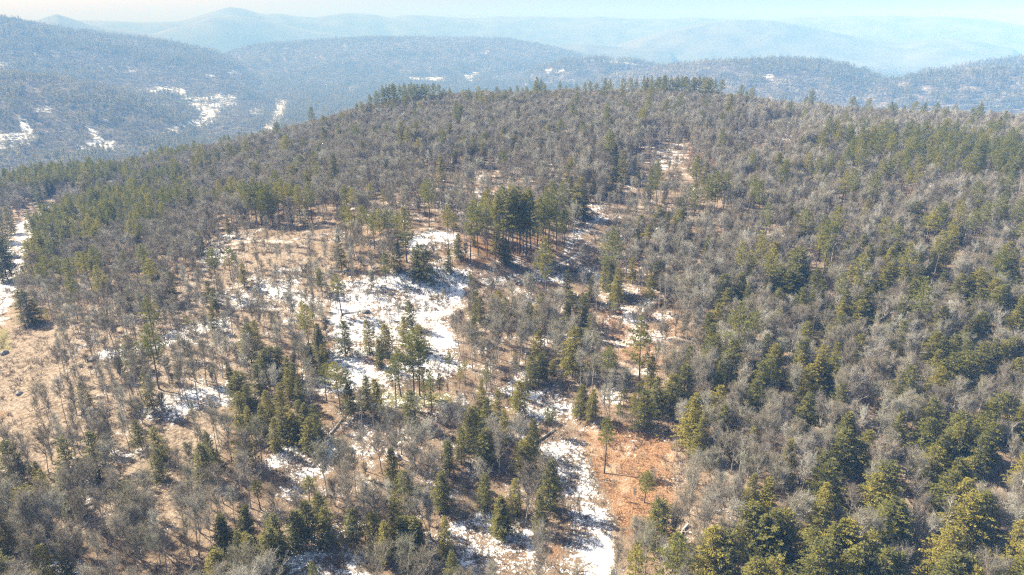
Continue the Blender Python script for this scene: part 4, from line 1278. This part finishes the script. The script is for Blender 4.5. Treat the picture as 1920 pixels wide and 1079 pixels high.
# boulders and fallen trunks one can pick out
def boulder(px, py, size, label, seed):
    x, y, z = (float(v[0]) for v in ground(px, py))
    o = link('boulder', rock_form(seed), None, label=label, category='boulder')
    o.location = (x, y, float(hgt(x, y)) + size * .12)
    o.scale = (size, size, size); o.rotation_euler = (0, 0, seed)
boulder(10, 664, 2.6, 'dark boulder in the brown meadow at the left edge, the upper one', 1)
boulder(36, 739, 2.2, 'dark boulder in the brown meadow below the first one', 2)
boulder(1388, 254, 4.5, 'grey boulder at the foot of the snow patch right of the ridge', 3)
boulder(1418, 255, 4.0, 'second grey boulder along the snow patch right of the ridge', 4)
boulder(1145, 572, 3.2, 'boulder under the dark hemlocks at the right snowy clearing', 5)
boulder(686, 586, 3.0, 'dark boulder on the central snowfield ledge', 6)
boulder(745, 858, 1.9, 'boulder on the thawed bank right of the blue snow hollow', 7)
boulder(172, 676, 2.6, 'dark rock on the snow strip of the pale left slope', 8)

def log(p0, p1, r, label, m=None):
    a, b = ground(p0[0], p0[1]), ground(p1[0], p1[1])
    A = np.array([a[0][0], a[1][0], a[2][0]]); B = np.array([b[0][0], b[1][0], b[2][0]])
    n = 6
    t = np.linspace(0, 1, n)[:, None]
    P = A * (1 - t) + B * t
    P[:, 2] = hgt(P[:, 0], P[:, 1]) + r * 1.0
    P[1:-1, :2] += rng.normal(0, .10, (n - 2, 2))
    root = bpy.data.objects.new('fallen_log', None); COL.objects.link(root)
    root['label'], root['category'] = label, 'fallen log'
    root.location = P[0]
    Q = P - P[0]
    g = Geo(); rr = np.linspace(r, r * .45, n)
    g.tubes(Q[:-1], Q[1:], rr[:-1], rr[1:], 7)
    link('trunk', g.mesh('log_trunk', m or M_BARK), root)
    g = Geo()
    R = np.random.default_rng(int(p0[0]))
    S, D, L = sub_branches(R, Q[2:-1], Q[3:], 3, .1, .7, .5, 1.7)
    g.tubes(S, S + D * L, .05, .012, 3)
    link('branches', g.mesh('log_branches', m or M_BARK), root)
log((97,833), (146,818), .22, 'thin fallen trunk lying on pale ground by the left poles')
log((153,950), (192,944), .22, 'short fallen trunk across the narrow snow strip at lower left')
log((620,815), (656,770), .26, 'fallen trunk leaning down the bank beside the blue snow hollow')
log((1003,832), (1040,806), .35, 'grey fallen trunk beside the lower snow gully')
log((640,590), (690,583), .28, 'dark fallen trunk on the ledge of the central snowfield')
log((1136,560), (1150,562), .3, 'short pale log under the dark hemlocks by the right clearing')
log((285,778), (330,768), .25, 'fallen trunk along the snow strip of the left slope')
log((1290,985), (1276,1003), .3, 'pale log at the right foot of the orange slope', M_BIRCH)

# ---------------------------------------------------------------- buildings in the valley
M_WHITE, M_ROOF, M_GREY = plain('white_siding', (.72, .71, .68), .7, .08), plain('metal_roof', (.62, .64, .66), .5, .08), plain('grey_siding', (.35, .34, .33), .8, .1)
M_PANE = plain('window_glass', (.03, .035, .045), .2, .1)
def house(px, py, L, W, H, ang, label, wall, roofm, nwin, cat='building', name='farm_building'):
    x, y, z = (float(v[0]) for v in ground(px, py, 3600))
    z = float(height(x, y)) - .3
    root = bpy.data.objects.new(name, None); COL.objects.link(root)
    root.location = (x, y, z); root.rotation_euler = (0, 0, ang)
    root['label'], root['category'] = label, cat
    rh = W * .28
    V = [(-L/2,-W/2,0),(L/2,-W/2,0),(L/2,W/2,0),(-L/2,W/2,0),(-L/2,-W/2,H),(L/2,-W/2,H),(L/2,W/2,H),(-L/2,W/2,H),(-L/2,0,H+rh),(L/2,0,H+rh)]
    me = bpy.data.meshes.new('wall')
    me.from_pydata(V, [], [(0,1,5,4),(2,3,7,6),(1,2,6,9,5),(3,0,4,8,7)]); me.materials.append(wall)
    link('wall', me, root)
    e, o = .6, .18
    V, Fc = [], []
    for s in (-1, 1):
        b = len(V)
        for dz in (0, .22):
            V += [(-L/2-o, s*(W/2+e), H-e*.56+.05+dz), (L/2+o, s*(W/2+e), H-e*.56+.05+dz), (L/2+o, 0, H+rh+.05+dz), (-L/2-o, 0, H+rh+.05+dz)]
        Fc += [tuple(b+i for i in f) for f in ((0,1,2,3),(4,5,6,7),(0,1,5,4),(1,2,6,5),(3,0,4,7))]
    me = bpy.data.meshes.new('roof'); me.from_pydata(V, [], Fc); me.materials.append(roofm)
    link('roof', me, root)
    for i in range(nwin):
        cx = -L/2 + L * (i + .5) / nwin
        big = (i == nwin // 2)
        w, h0, h1 = (1.6, .1, H * .75) if big else (.8, H * .35, H * .75)
        me = bpy.data.meshes.new('window')
        yy = -W/2
        me.from_pydata([(cx-w,yy-.06,h0),(cx+w,yy-.06,h0),(cx+w,yy-.06,h1),(cx-w,yy-.06,h1),(cx-w,yy,h0),(cx+w,yy,h0),(cx+w,yy,h1),(cx-w,yy,h1)], [], [(0,1,2,3),(0,1,5,4),(1,2,6,5),(2,3,7,6),(3,0,4,7)])
        me.materials.append(M_GREY if big else M_PANE)
        link('door' if big else 'window', me, root)
house(350, 189, 38, 14, 5.5, .05, 'long low building with pale roof in the snowy village clearing', M_GREY, M_ROOF, 7)
house(402, 189, 22, 12, 5.0, -.1, 'shorter pale-roofed building right of the long one in the valley', M_WHITE, M_ROOF, 5)
house(415, 178, 12, 9, 5.0, .5, 'small white house behind the two long valley buildings', M_WHITE, M_GREY, 3, 'house', 'house')
house(480, 210, 12, 9, 5.0, .3, 'white house in the small clearing left of the valley road', M_WHITE, M_GREY, 3, 'house', 'house')

# ---------------------------------------------------------------- the air
def haze():
    x0, x1, y0, y1, z0, z1 = -14500, 14500, -300, 14500, -260, 470
    V = [(x, y, z) for z in (z0, z1) for y in (y0, y1) for x in (x0, x1)]
    me = bpy.data.meshes.new('haze')
    me.from_pydata(V, [], [(0,2,3,1),(4,5,7,6),(0,1,5,4),(2,6,7,3),(0,4,6,2),(1,3,7,5)])
    m, nt, out = mat('haze')
    pv = nt.nodes.new('ShaderNodeVolumePrincipled')
    pv.inputs['Color'].default_value = (*HAZE_COLOR, 1)
    pv.inputs['Absorption Color'].default_value = (.80, .80, .80, 1)
    pv.inputs['Density'].default_value = HAZE_DENSITY
    pv.inputs['Anisotropy'].default_value = -.18
    nt.links.new(pv.outputs[0], out.inputs['Volume'])
    me.materials.append(m)
    link('haze', me, None, kind='stuff', label='pale blue winter haze lying over hills and valley', category='haze')
haze()
